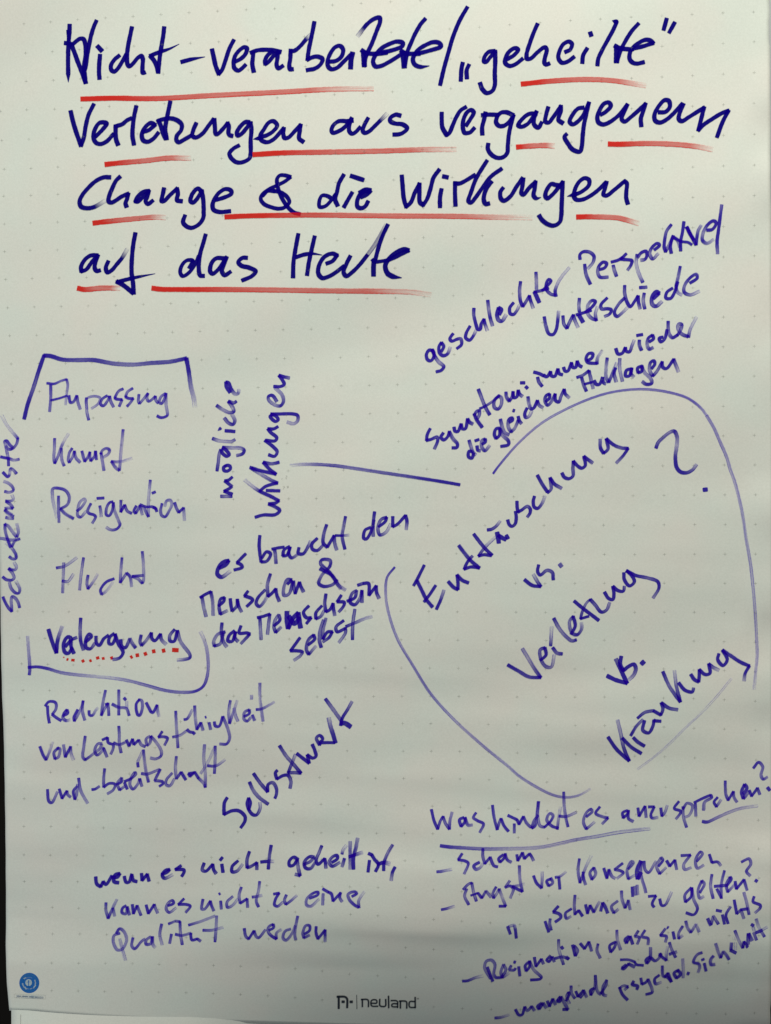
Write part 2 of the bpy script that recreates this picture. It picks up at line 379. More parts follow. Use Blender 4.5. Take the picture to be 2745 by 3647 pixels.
NAMES = {'-': 'hyphen', '/': 'slash', '„': 'quotation_mark', '“': 'quotation_mark', '"': 'ditto_mark', '.': 'full_stop',
         ',': 'comma', ':': 'colon', '?': 'question_mark', '&': 'ampersand'}
DATA = '''
#T|Nicht|thick navy word Nicht opening the heading
@220 50 3
N: 83,118 80,210 70,330 66,500 68,640 t 69,728 ; w.8 65,180 70,230 75,290 90,340 ; 35,310 90,320 130,400 170,510 210,610 250,725 ; 120,320 190,266 230,268 252,330 255,420 238,560 250,690 ; 368,75 340,140 310,240 290,340 270,450 255,560 235,640 255,735
i: 382,345 425,392 ; 408,440 400,530 397,620 402,690
c: 612,445 560,490 525,550 530,600 560,615 600,580 650,500 685,435
h: 748,145 730,230 708,340 697,440 700,530 720,560 760,530 810,470 850,447 865,480 862,560 865,630 885,625
t: 1093,145 1085,220 1065,340 1050,430 1040,520 1030,625 ; t 945,445! 1050,405 1150,372 1252,322 ; 948,450 980,490 1010,550 1028,620
#T|-verarbeitete|thick navy hyphenated word verarbeitete in the heading
-: t 1280,512 1380,485 1528,458
@740 50 3
v: 45,382 60,450 85,560 118,640! 150,600 190,490 230,370 275,282
e: 295,508 350,480 400,430 418,370 390,355 340,385 290,450 275,520 285,580 325,605 360,585 400,545
r: 488,405 480,470 475,540 490,615 ; 460,412 530,388 620,382 700,388 775,405
a: 690,400 640,440 610,500 615,535 650,510 700,450 750,405! 742,480 735,550 755,580 800,555
r: 885,385 880,480 870,560 880,590 905,590 ; f 885,400 930,390 990,340 1050,270 1090,230
b: 1137,90 1120,180 1095,300 1075,400 1065,488! 1110,465 1165,455 1225,480 1210,530 1150,580 1060,600
e: 1300,510 1370,500 1430,450 1445,380 1410,340 1360,355 1310,420 1280,500 1285,560 1320,590 1380,575 1450,510 1530,430
i: w1.2 1545,420 1530,490 1525,575
@1180 20 3
t: s 285,320 330,260 390,190 460,140 515,130 520,170 480,280 430,410 370,540 350,645 ; 325,478 370,508 420,515 500,515 590,505 ; w1.2 342,500 352,640
e: 540,500 640,480 760,430 762,400 700,385 620,410 530,460 470,530 445,600 470,650 530,645 620,600 740,525
t: 1000,145 960,190 900,290 850,400 810,500 785,640 ; 745,483 790,512 860,515 940,515 ; w1.2 765,500 778,655
e: 940,510 1050,480 1172,435 1150,400 1090,390 1010,420 930,470 885,530 870,580 890,630 950,655 t 1045,645
#T|/|long navy slash in the heading
/: 1450,20 1370,160 1300,330 1250,500 1200,680 1162,845
#T|„geheilte“|thick navy word geheilte in quotation marks
„: 1402,615 1390,670 1382,800 ; 1468,635 1445,690 1447,775
@1600 20 3
g: 480,485 420,495 375,550 370,600 390,605 430,560 490,485! 490,600 485,720 485,850 460,910 400,935 350,890 328,830
e: 620,572 690,530 735,470 700,455 640,490 600,560 595,610 640,645 700,630 780,570
h: 940,200 900,290 860,400 825,520 830,570 870,565 940,500 1020,445 1040,470 1020,560 1015,610 1035,630 1065,620
e: 1240,495 1290,470 1310,410 1280,385 1220,410 1175,490 1165,560 1200,610 1260,600 1330,550
i: 1505,290 1515,320 ; 1470,460 1430,530 1420,610
@1900 20 3
l: t 885,175 840,160 ; 888,175 850,260 790,370 730,480 690,570 682,635
t: 1118,195 1050,270 980,380 930,480 890,600 ; 870,430 920,455 990,465 1060,465 ; w1.2 885,450 885,600
e: 1060,460 1150,440 1275,402 1250,375 1200,365 1120,400 1060,450 1025,520 1030,580 1070,615 1110,620 1175,605
“: 1420,145 1390,255 ; 1505,185 1450,285
#R|underline|red underline beneath Nicht-verarbeitete
@0 0 1
_: f 287,353 400,350 560,351 740,341 1000,328 1180,318 1330,316
#R|underline|short red underline beneath geheilte
_: f 1855,300 1960,289 2080,283 2180,287 2300,305
#T|Verletzungen|thick navy word Verletzungen starting the second heading line
@230 350 3
V: 65,142 90,250 130,380 175,505! 205,420 225,300 255,180 310,68
e: 335,405 400,340 450,270 420,258 370,265 325,330 308,410 330,470 380,490 450,460 520,385
r: 545,295 545,370 550,440 570,495 ; 545,300 620,275 660,240 710,215
l: 765,90 745,180 730,290 725,400 740,492
e: 840,360 900,340 965,285 920,265 860,310 825,390 840,450 890,465 950,430 1000,370
t: 1128,40 1110,130 1085,250 1075,330 1090,435 ; 1000,235! 1030,300 1055,380 1080,430
z: 1000,240 1050,225 1120,215 1190,230 1250,280 1245,340 1200,400 1195,450 1220,470 1280,440 1350,400
u: 1405,270 1375,340 1365,400 1400,420 1470,380 1540,290 1590,225
@640 350 3
n: 370,225 375,300 385,380 400,385 450,340 510,268! 525,300 520,370 535,395 560,402
g: 740,255 700,255 640,310 610,370 620,400 660,380 720,310 755,260! 765,330 757,450 757,580 745,640 680,680 610,685 550,640 530,590 570,540 630,505
e: t 860,425 785,438 ; 860,415 930,395 1000,350 1040,290 1000,245 950,260 900,330 860,400 870,445 930,470 1000,440 1110,320
n: 1110,320 1105,380 1120,425 1160,420 1220,360 1290,285! 1280,360 1275,430 1318,465
#T|aus|thick navy word aus in the second heading line
@1100 350 3
a: 465,240 400,245 320,245 260,290 240,345 255,370 310,355 380,310 455,215! 430,290 430,350 460,380 500,360 545,310
u: 630,215 590,290 575,350 600,370 640,355 700,300 760,240 f 830,170
s: 975,185 930,175 870,210 870,245 920,270 1000,280 1050,320 1010,365 960,385 905,388
#T|vergangenem|thick navy word vergangenem ending the second heading line
@1540 330 3
v: 98,218 98,290 105,370 150,455! 180,430 215,350 255,260 300,190 355,155
e: 360,350 400,290 440,210 410,185 365,215 330,290 325,380 345,430 400,425 445,380
r: 565,215 550,290 530,370 532,445 ; 530,240 600,235 700,237
g: 860,240 790,210 730,215 690,260 680,320 710,355 760,355 810,320 865,245! 835,350 815,450 805,560 795,650 740,695 670,690 610,640 590,595 595,550
a: 1110,225 1040,225 970,270 915,350 950,365 1020,330 1110,205! 1085,280 1085,340 1130,375 1165,320
n: 1235,160 1215,230 1205,310 1240,320 1290,260 1370,145! 1370,200 1345,290 1390,325
@1900 320 3
g: 530,190 475,200 420,260 385,340 415,370 470,340 530,270 590,140! 565,250 540,360 525,480 515,600 495,660 420,640 370,580 330,500 350,475
@2060 320 3
e: 240,265 290,235 345,170 320,135 270,150 215,240 200,310 220,355 270,370 340,340 430,270 520,160
n: 520,160 485,240 460,310 490,340 560,290 640,220 715,150! 690,230 665,310 670,385
e: 860,240 930,235 975,180 965,120 920,110 860,170 810,270 820,330 870,350 950,310 1040,225 1105,150
m: 1120,155 1090,220 1070,310 1100,335 1180,290 1260,240 1340,190! 1315,290 1280,430! 1340,370 1430,310 1530,250 1600,225! 1540,340 1480,500
#R|underline|short red underline beneath Verletzungen
@0 0 1
_: f 373,586 430,580 520,572 600,563 680,563
#R|underline|long red underline running beneath ungen aus
_: f 900,551 1000,545 1200,541 1350,538 1500,533 1625,532
#R|underline|short red dash beneath gang in vergangenem
_: f 1838,524 1890,520 1940,518 1975,520
#R|underline|red underline beneath enem at the heading's right
_: f 2165,513 2200,514 2300,511 2400,514 2480,522 2538,533
#T|Change|thick navy word Change starting the third heading line
@260 600 3
C: 395,95 330,95 250,130 160,210 90,300 70,360 90,410 160,425 230,410 f 335,350
h: 500,90 460,130 420,210 385,300 380,350 410,365 460,340 520,300 590,270! 575,330 560,370 570,408
a: 810,240 750,250 690,300 665,350 690,355 750,300 810,240! 790,310 775,350 800,380 850,345
n: 970,215 960,270 945,350 970,350 1030,290 1110,215! 1120,270 1110,340 1160,350
g: 1370,240 1330,215 1270,280 1255,350 1280,365 1320,330 1375,240! 1390,330 1395,450 1390,530 1340,600 1260,635 1200,610 1175,570 1195,505
@600 600 3
e: 510,335 580,315 670,270 665,235 610,220 550,250 500,310 470,390 480,440 540,465 655,457
#T|&|thick navy ampersand in the third heading line
&: w.9 1130,245 1060,240 1010,290 ; w.9 1300,90 1250,75 1190,75 1160,110 1165,190 1190,270 1230,350 1290,430 1340,470 1400,487 ; w.9 1300,95 1240,140 1160,180 1060,230 1000,280 985,330 1020,380 1100,415 1180,430 1250,410 1290,360 1270,310 1210,260 1130,240
#R|underline|short red underline beneath Change
@0 0 1
_: f 330,795 390,788 480,779 560,773 590,775
#T|die|thick navy word die in the third heading line
@1100 590 3
d: w.9 225,340 190,322 140,320 110,380 115,440 170,435 230,380 280,310 ; 370,100 320,190 300,280 280,360 305,425
i: 460,290 420,360 375,440 ; 450,110 510,130 578,152
e: w1.3 560,330 620,300 650,270 600,262 550,290 ; 600,262 550,300 515,380 520,440 560,455 600,435 630,385
#T|Wirkungen|thick navy word Wirkungen ending the third heading line
@1400 560 3
W: 92,200 100,300 115,450 140,530! 190,480 230,380 280,285! 280,380 285,480 320,510! 360,450 400,330 430,220 490,135
i: 535,205 580,215 ; 515,345 500,430 500,530
r: 662,270 660,380 665,515 ; 655,278 710,280 790,240 870,190
k: 1000,40 930,150 880,240 840,350 805,470 830,485 880,430 950,330 1040,210 1155,125 ; 1050,265 1000,330 970,410 970,470 990,500 1022,495
@1760 560 3
u: 92,330 65,370 70,440 100,465 170,420 240,310 300,225
n: 310,230 300,310 290,385 310,400 370,330 440,262! 430,340 420,410 450,440 t 497,430
g: 690,300 650,295 610,285 560,350 545,410 565,440 620,400 680,330 730,265! 725,380 720,500 715,620 700,690 640,730 570,715 510,670 480,625
e: t 870,395 780,418 ; 860,400 930,370 1010,300 1010,240 960,225 900,270 860,350 850,420 880,455 950,450 1030,410 1110,350 1190,270
n: 1200,265 1180,340 1165,400 1200,410 1280,350 1390,258! 1415,280 1410,370 1410,440 1425,495
#T|auf|thick navy word auf starting the fourth heading line
@260 820 3
a: 260,270 190,270 130,310 85,390 90,440 140,420 200,340 265,270! 240,340 230,400 250,435 285,430
u: 375,335 350,400 365,450 410,430 470,360 520,300 f 575,210
f: 665,35 645,140 630,280 625,450 640,560 648,675 ; t 470,555! 600,520 740,490 875,465 ; 470,550 540,590 640,670
#T|das|thick navy word das in the fourth heading line
@620 800 3
d: w.9 160,460 200,390! 190,380 130,385 80,440 65,510 90,550 150,520 220,430 260,340 ; 335,110 310,200 280,300 265,400 265,500 280,545 315,548
a: 530,360 450,360 400,410 385,500 410,525 470,480 560,350! 530,430 510,500 540,540 600,505
s: 775,355 730,355 685,400 720,440 800,460 870,500 830,550 730,595
#T|Heute|thick navy word Heute ending the heading
@1000 790 3
H: 185,135 160,270 135,430 130,590 ; 360,160 330,290 300,430 280,565 ; t 170,375 250,350 330,340 440,355
e: 490,445 550,420 600,360 550,340 470,370 410,460 400,550 440,600 520,580 600,530 670,475
u: 740,370 700,450 670,540 700,580 760,540 840,460 920,360 ; f d.6 920,360 1000,250 1060,150 1120,40
t: 1140,35 1090,140 1050,250 1010,400 ; w1.1 995,410 990,480 990,570 ; w.85 980,405! 1000,425 1080,420 1150,405
e: w1.1 1150,405 1230,370 1360,305 1310,295 1230,330 1150,400 1115,470 1140,550 1200,585 t 1290,598
#R|underline|long red underline beneath e and die Wirkungen
@0 0 1
_: f 800,773 860,770 930,768 1100,766 1250,767 1400,769 1600,770 1750,773 1895,775
#R|underline|red underline beneath en of Wirkungen
_: f 2052,773 2100,772 2200,776 2230,783 2275,796
#R|underline|short red underline beneath auf
_: f 275,1026 300,1031 360,1026 427,1026
#R|underline|long red underline beneath das Heute
_: f 540,1026 570,1030 650,1031 800,1031 1000,1033 1200,1036 1400,1038 1470,1041 1535,1050
#M|geschlechter|violet word geschlechter climbing to the right
@1480 940 555
g: 175,925 145,920 115,965 125,1020 160,1035 190,1000 195,950 175,915 205,985 250,1050~6 300,1095 275,1135 220,1152
e: 275,935 300,880 275,840 250,880 255,950 295,980 340,960 370,890~3
s: 400,745 365,800 385,825 440,805 480,800~8 490,860 440,905
c: 580,665 540,740 535,790 575,815 615,770 650,700~2
h: 622,475 620,540~8 640,630 665,700 690,700 700,640 730,590! 740,640 765,710~4
l: 770,390 780,480~6 795,570 820,660~6
e: w1.2 895,540 915,490 885,470 870,540 885,600~8 920,610 965,545~3
c: 1045,415 1005,470 1010,530 1045,540 1080,500~8 1110,440~2
h: 1120,190 1110,290~7 1120,400 1145,455 1180,400~8 1215,340! 1230,400 1255,470~5
t: 1285,90 1290,180~5 1290,270~7 ; w.95 1265,300! 1340,285~9 1420,260 ; w1.2 1270,300 1320,410
e: w.95 1350,285 1400,240 1445,180 1420,165 1395,210 1395,270 1440,320~8 1490,335
r: 1500,345 1490,290 1520,200~4 1580,110~3 1640,40~2
#M|Perspektive|violet word Perspektive at the upper right margin
@2020 720 555
P: 135,610 135,560 170,530 240,535~8 285,580 275,640~7 220,710~4 ; 185,665 200,770~8 245,875
e: 345,720 400,700 420,655 385,640 340,680 325,750~7 350,800 435,800~8
r: 490,675 500,720~7 525,790 ; 470,640 540,620 590,590
s: 630,550 570,610! 640,615 690,625 680,670 645,725~7
p: 745,560 735,640~4 750,720~4 780,800~6 805,855 ; 750,590~8 790,540 840,525 850,570 830,610 785,620~6
e: 930,510 985,460 960,440 900,490 880,550~7 910,605 970,550~4
k: 1110,240 1060,310~8 1040,400 1035,480 1050,530! 1090,450~6 1130,360 1100,470 1110,545 ; d.8 1130,370 1180,410 1200,480~4
t: 1245,210 1230,320 1210,420 1210,520 ; w.8 1140,380 1220,420 1290,430 1330,455
i: 1275,265 1310,340 1350,400
v: 1275,265 1330,370 1375,455! 1385,370 1400,300~7 1430,250~5
e: 1490,300 1550,290 1590,220 1560,200 1500,240 1450,330~6 1445,410 1490,440~7 1560,400~3
/: 1650,30~8 1630,180 1615,300 1600,420 1605,550~7
#M|Unterschiede|violet word Unterschiede below Perspektive
@1900 920 610
U: 103,570 120,660~8 150,735 190,740 220,690 235,600 243,515~4
n: 285,560 295,640~8 325,680 350,620~8 385,550! 400,600~8 430,670~4
t: 445,390 440,460~6 445,520 ; 415,550 500,525 560,505 ; w1.2 440,550 480,620
e: 500,525 570,470 600,420 570,410 530,450~6 525,530~6 560,580~8 610,600
r: 610,605 600,540~6 620,470~2
s: 715,385 655,450 660,490~8 720,490 755,500 740,540 690,565~7
c: 885,385 830,440~8 785,530 810,565 860,530~7 910,480~2
h: 885,265 885,340~8 910,430 940,470 980,420 1015,365! 1020,430 1035,490~6
i: 1075,340 1065,410~6 1080,490 ; 1030,285 1100,280~8
e: w1.2 1165,390 1220,340 1190,325 1150,380 1155,450~8 1190,465 1245,420~4
d: 1350,290 1295,330 1285,385 1330,390 1370,330 1400,230 ; 1425,80 1405,180~7 1385,280 1400,330~6 1440,355~4
e: 1520,240 1590,190 1580,155~8 1520,190 1465,270~7 1465,330 1520,355~7 1610,320~2
#M|Symptom:|violet word Symptom with colon below geschlechter
@1480 1280 555
S: 155,740 125,800 115,865 160,855 230,830~8 235,870 200,955~8
y: 295,785 270,830 300,860 345,820 360,770! 400,850~7 445,900 440,940 390,945
m: 410,725 420,765 450,770 485,690! 500,740 530,740 555,635! 575,670 610,690~8
p: 625,580 650,640 710,725 ; d.9 625,600 650,555 680,545 680,590~8 655,640~7
t: 670,320 700,400~7 740,500~8 790,590 ; w.8 685,525 750,495~9 830,440~7 880,400
o: 890,385 840,440~9 840,510~8 880,530 915,480~7 915,410~7 885,390
m: 965,350 970,400~8 1000,445 1030,400~8 1040,345! 1050,410 1080,400 1095,330! 1110,370 1140,395~7
:: 1120,250 1165,250 ; 1175,290 1195,310
#M|immer|violet word immer right of Symptom
@1880 1100 620
i: 92,655 105,700~8 135,740 ; 55,605 110,620 150,640
m: 150,635 180,650 215,600! 225,640 255,645 285,575! 300,620 330,630
m: 340,560 355,595 380,595 415,515! 430,560 455,560 470,500! 490,540 515,555
e: 565,495 610,470 620,430 585,425 555,470 570,510 610,520 660,520
r: 660,525 665,470~6 710,400~2
#M|wieder|violet word wieder at the end of the Symptom line
w: 840,380 860,430 900,425 930,370! 940,405 970,410 995,350~7 1015,300~3
i: 1065,300 1065,345~8 1085,395 ; 1040,255 1095,245
e: 1160,315 1200,285 1190,250 1150,280 1140,350~6 1160,385 1195,370~7
d: 1290,270 1255,280 1270,315 1305,290~9 1330,200 ; 1340,120 1340,180~8 1350,240~7 1380,275 1430,250
e: 1430,250 1460,200~7 1470,150 1440,145~7 1435,190~6 1470,240~8 1530,265
r: 1535,270 1550,200~5 1610,80~2
#M|die|violet word die below Symptom
@1480 1280 555
d: 600,985 570,980 565,1040 600,1055 620,1000 ; 570,865 590,930~6 610,990 640,1020~5
i: 655,925 665,970 690,975~7 ; 635,870 675,855
e: 710,905 745,880 740,850 710,865~7 705,930~7 740,975 790,920~4
#M|gleichen|violet word gleichen below Symptom
g: 900,735 860,740 840,800 860,845 895,810 900,740 930,810~6 990,870 990,910 910,930
l: 905,640 925,720~6 950,780~7 995,805~8
e: 1000,670 1035,650 1030,625 995,640 990,720~6 1020,775 1060,730~6 1095,650
i: 1095,610 1110,660 1130,685~8 ; 1040,545 1055,550
c: 1190,520 1165,580 1175,620 1210,610~6 1240,550~3
h: 1200,400 1210,470~6 1235,530 1260,520 1300,440! 1320,490~8 1360,515~6
e: 1390,450 1430,410 1430,370 1395,385 1380,440~8 1410,490 1450,450~7 1490,370
n: 1490,370 1495,440 1530,455 1550,400~8 1585,320! 1600,370 1640,410~4
#M|Anklagen|violet word Anklagen above the large circle's arc
@1840 1240 620
A: 575,280 630,260~8 690,215! 710,300~7 730,385~6 ; 620,280 640,350~8 665,410 ; w.8 645,345 720,325
n: 740,310 760,345 790,345 820,280! 830,330 850,340~7
k: 865,95 855,180~5 855,280~7 880,325! 920,230~7 955,140~3 ; 945,190 930,240 950,320~6
l: 985,100~8 985,200~5 1010,315~7
a: 1090,200 1050,210 1040,265 1075,265 1100,190! 1095,250 1120,275~4
g: 1200,170 1155,190 1160,235 1195,220 1195,170! 1220,230~6 1280,290~7 1290,335 1240,345 1200,320~8
e: 1290,195 1320,150 1310,120 1280,135 1270,210~6 1300,265 1340,220~7 1390,130
n: 1390,130 1395,180 1430,195 1500,105! 1520,160~8 1545,225~4
#M|[bracket|violet bracket stroke over the word Anpassung
@60 1240 670
_: w1.2 65,625 95,500 150,340~8 200,180 240,65! 300,70 400,100~9 550,105~8 680,105~9 850,135~8 1020,145~7 1200,130~8 1350,120~8 1500,90! 1520,200 1540,340~6 1565,440~4 1575,520~1
#L|Anpassung|violet word Anpassung under the bracket
A: w.85 265,310 330,315 390,290~8 440,275! 450,320~8 440,410~6 430,500~4 ; 300,325 300,440~8 290,560~8 ; w.8 300,462 370,445 445,420
n: 460,420 475,480 500,475~9 530,420! 540,480~8 560,540~7
p: 615,440 615,500~6 620,570~6 635,635 ; w.9 620,540~4 615,450~6 680,425~7 735,440~7 720,490~7 660,535~4
a: 800,420 755,450~9 740,495 765,510 805,460~8 820,425! 830,470~8 855,520~8
s: 940,360 900,380~8 865,440! 880,450 930,455 920,480~8 905,515
s: 1025,355 980,385~7 960,430! 990,445 1030,445 1005,480~8 975,515
u: 1080,410 1075,470~8 1085,490 1120,450~7 1160,400
n: 1160,400 1150,440~7 1165,470 1200,450~8 1225,425! 1230,460~7 1250,485
g: 1315,400 1275,430~7 1260,480~9 1280,490 1305,450~8 1320,400! 1320,500~5 1330,560~6 1330,595 1280,615 1240,600
#L|Kampf|violet word Kampf in the left list
@140 1500 555
K: 163,185 160,300~6 155,400~7 165,450! 200,370~7 240,260~8 270,200~3 310,135~2 ; 235,290 235,360~7 245,430~7 265,475
a: 350,290 320,340~8 310,420~8 320,440 355,380~7 375,320! 390,390~8 435,440~8
m: 455,320 470,380~8 485,430 520,380~8 540,330! 540,380~8 550,425 590,370~8 600,320! 610,410
p: 660,340 670,400~7 680,460~7 690,525~9 ; 655,350 675,310~8 720,290~9 750,310 735,350~7 685,385~5
f: 895,90 885,200~5 870,350~5 860,480~7 855,525! 820,500~7 770,430! 830,435~6 900,425~3 990,395~1
#L|Resignation|violet word Resignation in the left list
R: 190,1040~1 160,920~3 140,800~5 145,720~8 200,715 280,740~9 320,810~8 300,890~8 225,935! 280,990~8 365,1040 ; 205,800 205,900~8 210,1080~8
e: 400,960 450,920~8 490,850~5 480,830~5 430,870~6 410,950~6 410,1010~8 440,1025 500,960~3
s: 550,880 515,960~8 530,985 580,1000 600,1020 565,1090~7
i: 645,905 655,960~7 660,1020~4 ; 615,825 690,820
g: 785,860 750,870 720,920~8 715,1000 745,1010 780,950~9 790,870! 800,950~6 840,1050~6 860,1110 820,1155 760,1160~7 715,1135~4
n: 870,845 870,910~8 870,970! 910,895! 940,960~8 985,985
a: 1035,905 1010,960 1030,985 1060,930~8 1075,900! 1100,1000~5
t: 1185,630 1175,740~4 1165,850~4 1165,1020~6 ; w.9 1075,890 1140,915 1210,915 1250,940 ; 1110,910~6 1165,1020
i: 1215,920 1240,930 1255,965 ; 1205,770 1240,755
o: 1310,880 1295,960~8 1310,1010~8 1345,1020 1385,960~7 1415,890~5 1400,845~7 1360,850~8 1340,910~4
n: 1445,870 1465,930~8 1490,975 1540,925! 1545,990~5 1550,1060~4
#L|Schutzmuster|violet word Schutzmuster running up the left margin
@0 1820 200 1164
S: 405,2000 370,1880~8 300,1790~8 250,1770 230,1850~6 240,1980~8 245,2080! 170,2000~9 90,1850 60,1780
c: 195,1480~6 230,1600~8 330,1700 390,1700 410,1620~8 370,1520~5 330,1450~2
h: 55,1365 130,1420~9 240,1430 290,1390~7 260,1290~7 180,1190! 250,1220 320,1210~7 340,1160~5 290,1060~2
u: 190,945 260,990~8 330,980 330,910 270,800~8 200,720~3 120,660~1
t: 245,740 310,620~7 410,575 ; d.8 -60,560 60,570 150,590~7 240,600~7 340,590
z: 220,750 150,560 110,420~7 100,270! 170,310~6 260,430~5 340,530~9 ; 350,540 380,430~6 350,260~2
m: 120,130 200,150~5 280,150 ; 280,110! 180,60~5 100,-20
@0 1480 200 1229
m: 260,2170~7 150,2100~6 115,2050 ; 110,2030 190,2020~6 280,2030! 240,1960~7 130,1880 ; 120,1870 230,1870~8 290,1830~5 260,1740~2
u: 100,1660 200,1680~6 290,1640 270,1560~8 180,1480~5 80,1440~3
s: 360,1270 290,1190~7 230,1160 210,1250~4 200,1310 170,1340 60,1240
t: 185,1100 180,960 150,800~4 130,680~4 ; 10,905 110,925 200,940! 300,975~5 420,955~9
e: 160,840~4 120,640~5 100,560 140,550 210,640~9 270,700 240,740 180,730~6 130,660~6 ; 190,740~5 280,720~9 360,620~8 390,500
r: 390,500 260,350~2 130,180~2 40,0~1
#M|mögliche|violet word mögliche written upwards
@700 1300 440
m: 325,1770~9 400,1770~6 475,1770 ; 480,1740! 420,1720 370,1700! 430,1670 475,1640~8 430,1600 380,1560! 430,1550 480,1510
ö: 400,1355 365,1375 370,1420 410,1430 455,1400 450,1365 410,1350 380,1365 ; 275,1425 290,1320~8 305,1200~7 325,1140~8
g: 330,1140 350,1190 410,1230 440,1210 400,1150 350,1110! 480,1115~5 600,1120~6 640,1150 620,1195 540,1220~7
l: 215,990 300,1020~5 400,1030~5 470,1030~6 515,1005~8
i: 385,885 515,895 ; t 325,850 285,885
c: 375,715~8 430,780~8 490,800 515,750~8 480,670~4
h: 270,545 350,600~5 440,640~7 500,630 490,580~5 430,490! 500,510~8 535,490
e: 450,370 400,290 395,230 430,240 470,330 520,390~5 560,380~8 570,330~2
#M|Wirkungen|violet word Wirkungen written upwards beside mögliche
W: 790,2050 900,2020 1060,2015 1120,1960 1060,1910~9 970,1870! 1060,1860 1110,1830 1000,1770 850,1700 760,1640~3 650,1550~1
i: 940,1690 1120,1695
r: 850,1700 920,1640 1000,1610 1090,1590
k: 1090,1590 1000,1550~8 850,1460~5 740,1390 ; 720,1380 850,1420 1070,1470! 980,1400 900,1310! 1010,1330~8 1110,1310
u: 970,1210 1050,1230 1085,1170~9 1040,1110 920,1015
n: 930,1015 1060,1020 1080,980 1000,910 960,860! 1040,860 1095,830
g: 1020,670 990,690 1060,760 1100,740 1070,690 1000,660! 1100,660 1300,660 1360,680 1360,750~7 1310,790~5 1220,770~5
e: 1080,490~8 1020,410 970,420 970,470~7 1060,540~5 1130,550 1170,490~8 1150,400~6 1060,310~5
n: 1040,290 1130,290 1180,260 1160,210 1110,140! 1180,160 1250,175~7
#L|Flucht|violet word Flucht in the left list
@80 1920 670
F: w1.05 300,255 370,240~6 480,165~3 ; 365,210~7 360,340~5 355,475~7 ; 350,370 400,375~5 450,310~2
l: 540,165 520,300~5 505,450~7
u: 580,320 570,390~6 580,440 630,370~4 665,310~2
c: 810,350 740,380 690,450 700,490~9 740,460~4 800,380~1
h: 880,165 870,280~5 865,385 920,300~6 ; 920,300 950,330 965,420~5
t: 1060,110 1070,230~4 1070,370~6 1060,390! 1020,350~6 970,330! 1020,325 1070,320~8
#M|Verleugnung|dark violet word Verleugnung above red dots
V: w1.15 230,800 260,900 300,1005! 310,900 350,775~4
e: w1.1 380,950 430,880 400,865 365,920 375,1000 405,1010 440,960
r: w1.1 430,880 430,950 455,1010 ; 430,890 480,870~8
l: 515,700 510,800~7 515,900 540,980~8
e: 560,910 610,860 590,840~9 560,890 565,960 600,970 640,920~6
u: 650,860 655,920 680,940 720,880 760,850
g: 810,835 770,870 765,920 790,930 820,880 820,840! 850,930 890,1000 860,1050 800,1065~7
n: 870,890 880,950 910,960 950,880~7! 970,920~7 1000,960
u: 1050,850 1040,910~8 1055,940 1100,890~6 1140,830
n: 1140,830 1145,880 1170,900 1220,840! 1230,890~8 1270,930~4
g: 1345,800 1305,850~7 1305,900 1340,905 1370,810! 1400,910~6 1480,1020~8 1480,1050 1430,1065~7 1370,1070~3
#R|dotted_underline|dotted red underline beneath Verleugnung
.: w0.25 360,1045 370,1048 ; w0.50 390,1062 405,1068 ; w0.56 432,1070 460,1072 ; w0.62 525,1085 545,1072 ; w0.56 592,1080 610,1072 ; w0.62 652,1055 678,1048 ; w0.56 703,1058 725,1053 ; w0.62 778,1055 800,1048 ; w0.68 955,1048 972,1038 ; w0.74 1002,1030 1030,1025 ; w0.74 1075,1020 1100,1010 ; w0.78 1147,995 1175,990 ; w0.78 1235,990 1262,983 ; w0.81 1325,980 1380,983
#L|[bracket|violet bracket stroke under the word Verleugnung
_: w1.05 45,860~2 55,1000~5 65,1150~9 60,1200 ; w1.05 50,1135 130,1130 220,1145 340,1180~7 480,1200~6 640,1215~4 800,1230~4 950,1255~6 1100,1295~7 1270,1340~8 1420,1355~7 1530,1345 1600,1300 1640,1180~7 1635,1000~6 1610,900~4 1575,820~1
#M|es|dark word es before braucht in the middle
@680 1780 800
e: w1.2 210,505 260,480 280,450 240,460 205,500 195,550 225,572 290,530~2
s: 405,400 340,465 370,480 380,500 320,520
#M|braucht|violet word braucht in the middle
b: 510,265 505,340 515,430 520,460! 560,455~9 590,400 560,385 525,430
r: 620,370 625,410~7 630,470~9 ; w.9 600,365 650,355 690,350
a: 730,345 690,370 680,415 710,410 735,350! 725,400 745,430 790,405~5
u: 800,355 795,395 830,400 870,340~8 885,305~3
c: 935,285 895,330 900,365 935,375 980,335~7
h: 1005,185 985,250~8 980,320 1010,350 1060,265! 1065,320~8 1080,370~7
t: 1145,125 1130,200~6 1120,270~8 1140,365 ; w.8 1070,265 1120,265 1170,262~2
#M|den|violet word den right of braucht
d: 1330,205 1290,225 1280,285 1300,290 1340,220 1355,150~8 ; 1360,90 1350,180~8 1350,270~7
e: 1390,200 1440,160 1450,130 1410,145~8 1385,210~7 1400,260 1445,240~5 1480,180~3
n: 1495,125 1495,200 1530,180 1590,115! 1600,160 1595,220~5
#M|Menschen|violet word Menschen below es braucht
@700 1960 700
M: 30,400 70,375 120,350! 135,430~7 140,550~6 ; 45,390 60,480~6 80,560~7
e: 185,470 230,430 235,400 205,410 190,470~8 200,540 260,510~4
n: 285,410 290,460 300,515 340,470~8 345,415! 355,470 380,520~7
s: 435,345 405,385 460,405 475,420 425,475
c: 580,335~8 520,400 505,450~9 530,475 575,430~6 600,380~3
h: 625,200 600,290~7 605,390 640,360 670,325! 680,380 700,430~8
e: 770,285 805,250 770,245~8 740,310~7 740,380~8 780,370~7 815,270
n: 820,260 825,320~8 835,365 870,270! 885,310 905,350~8
#M|&|violet ampersand beside Menschen
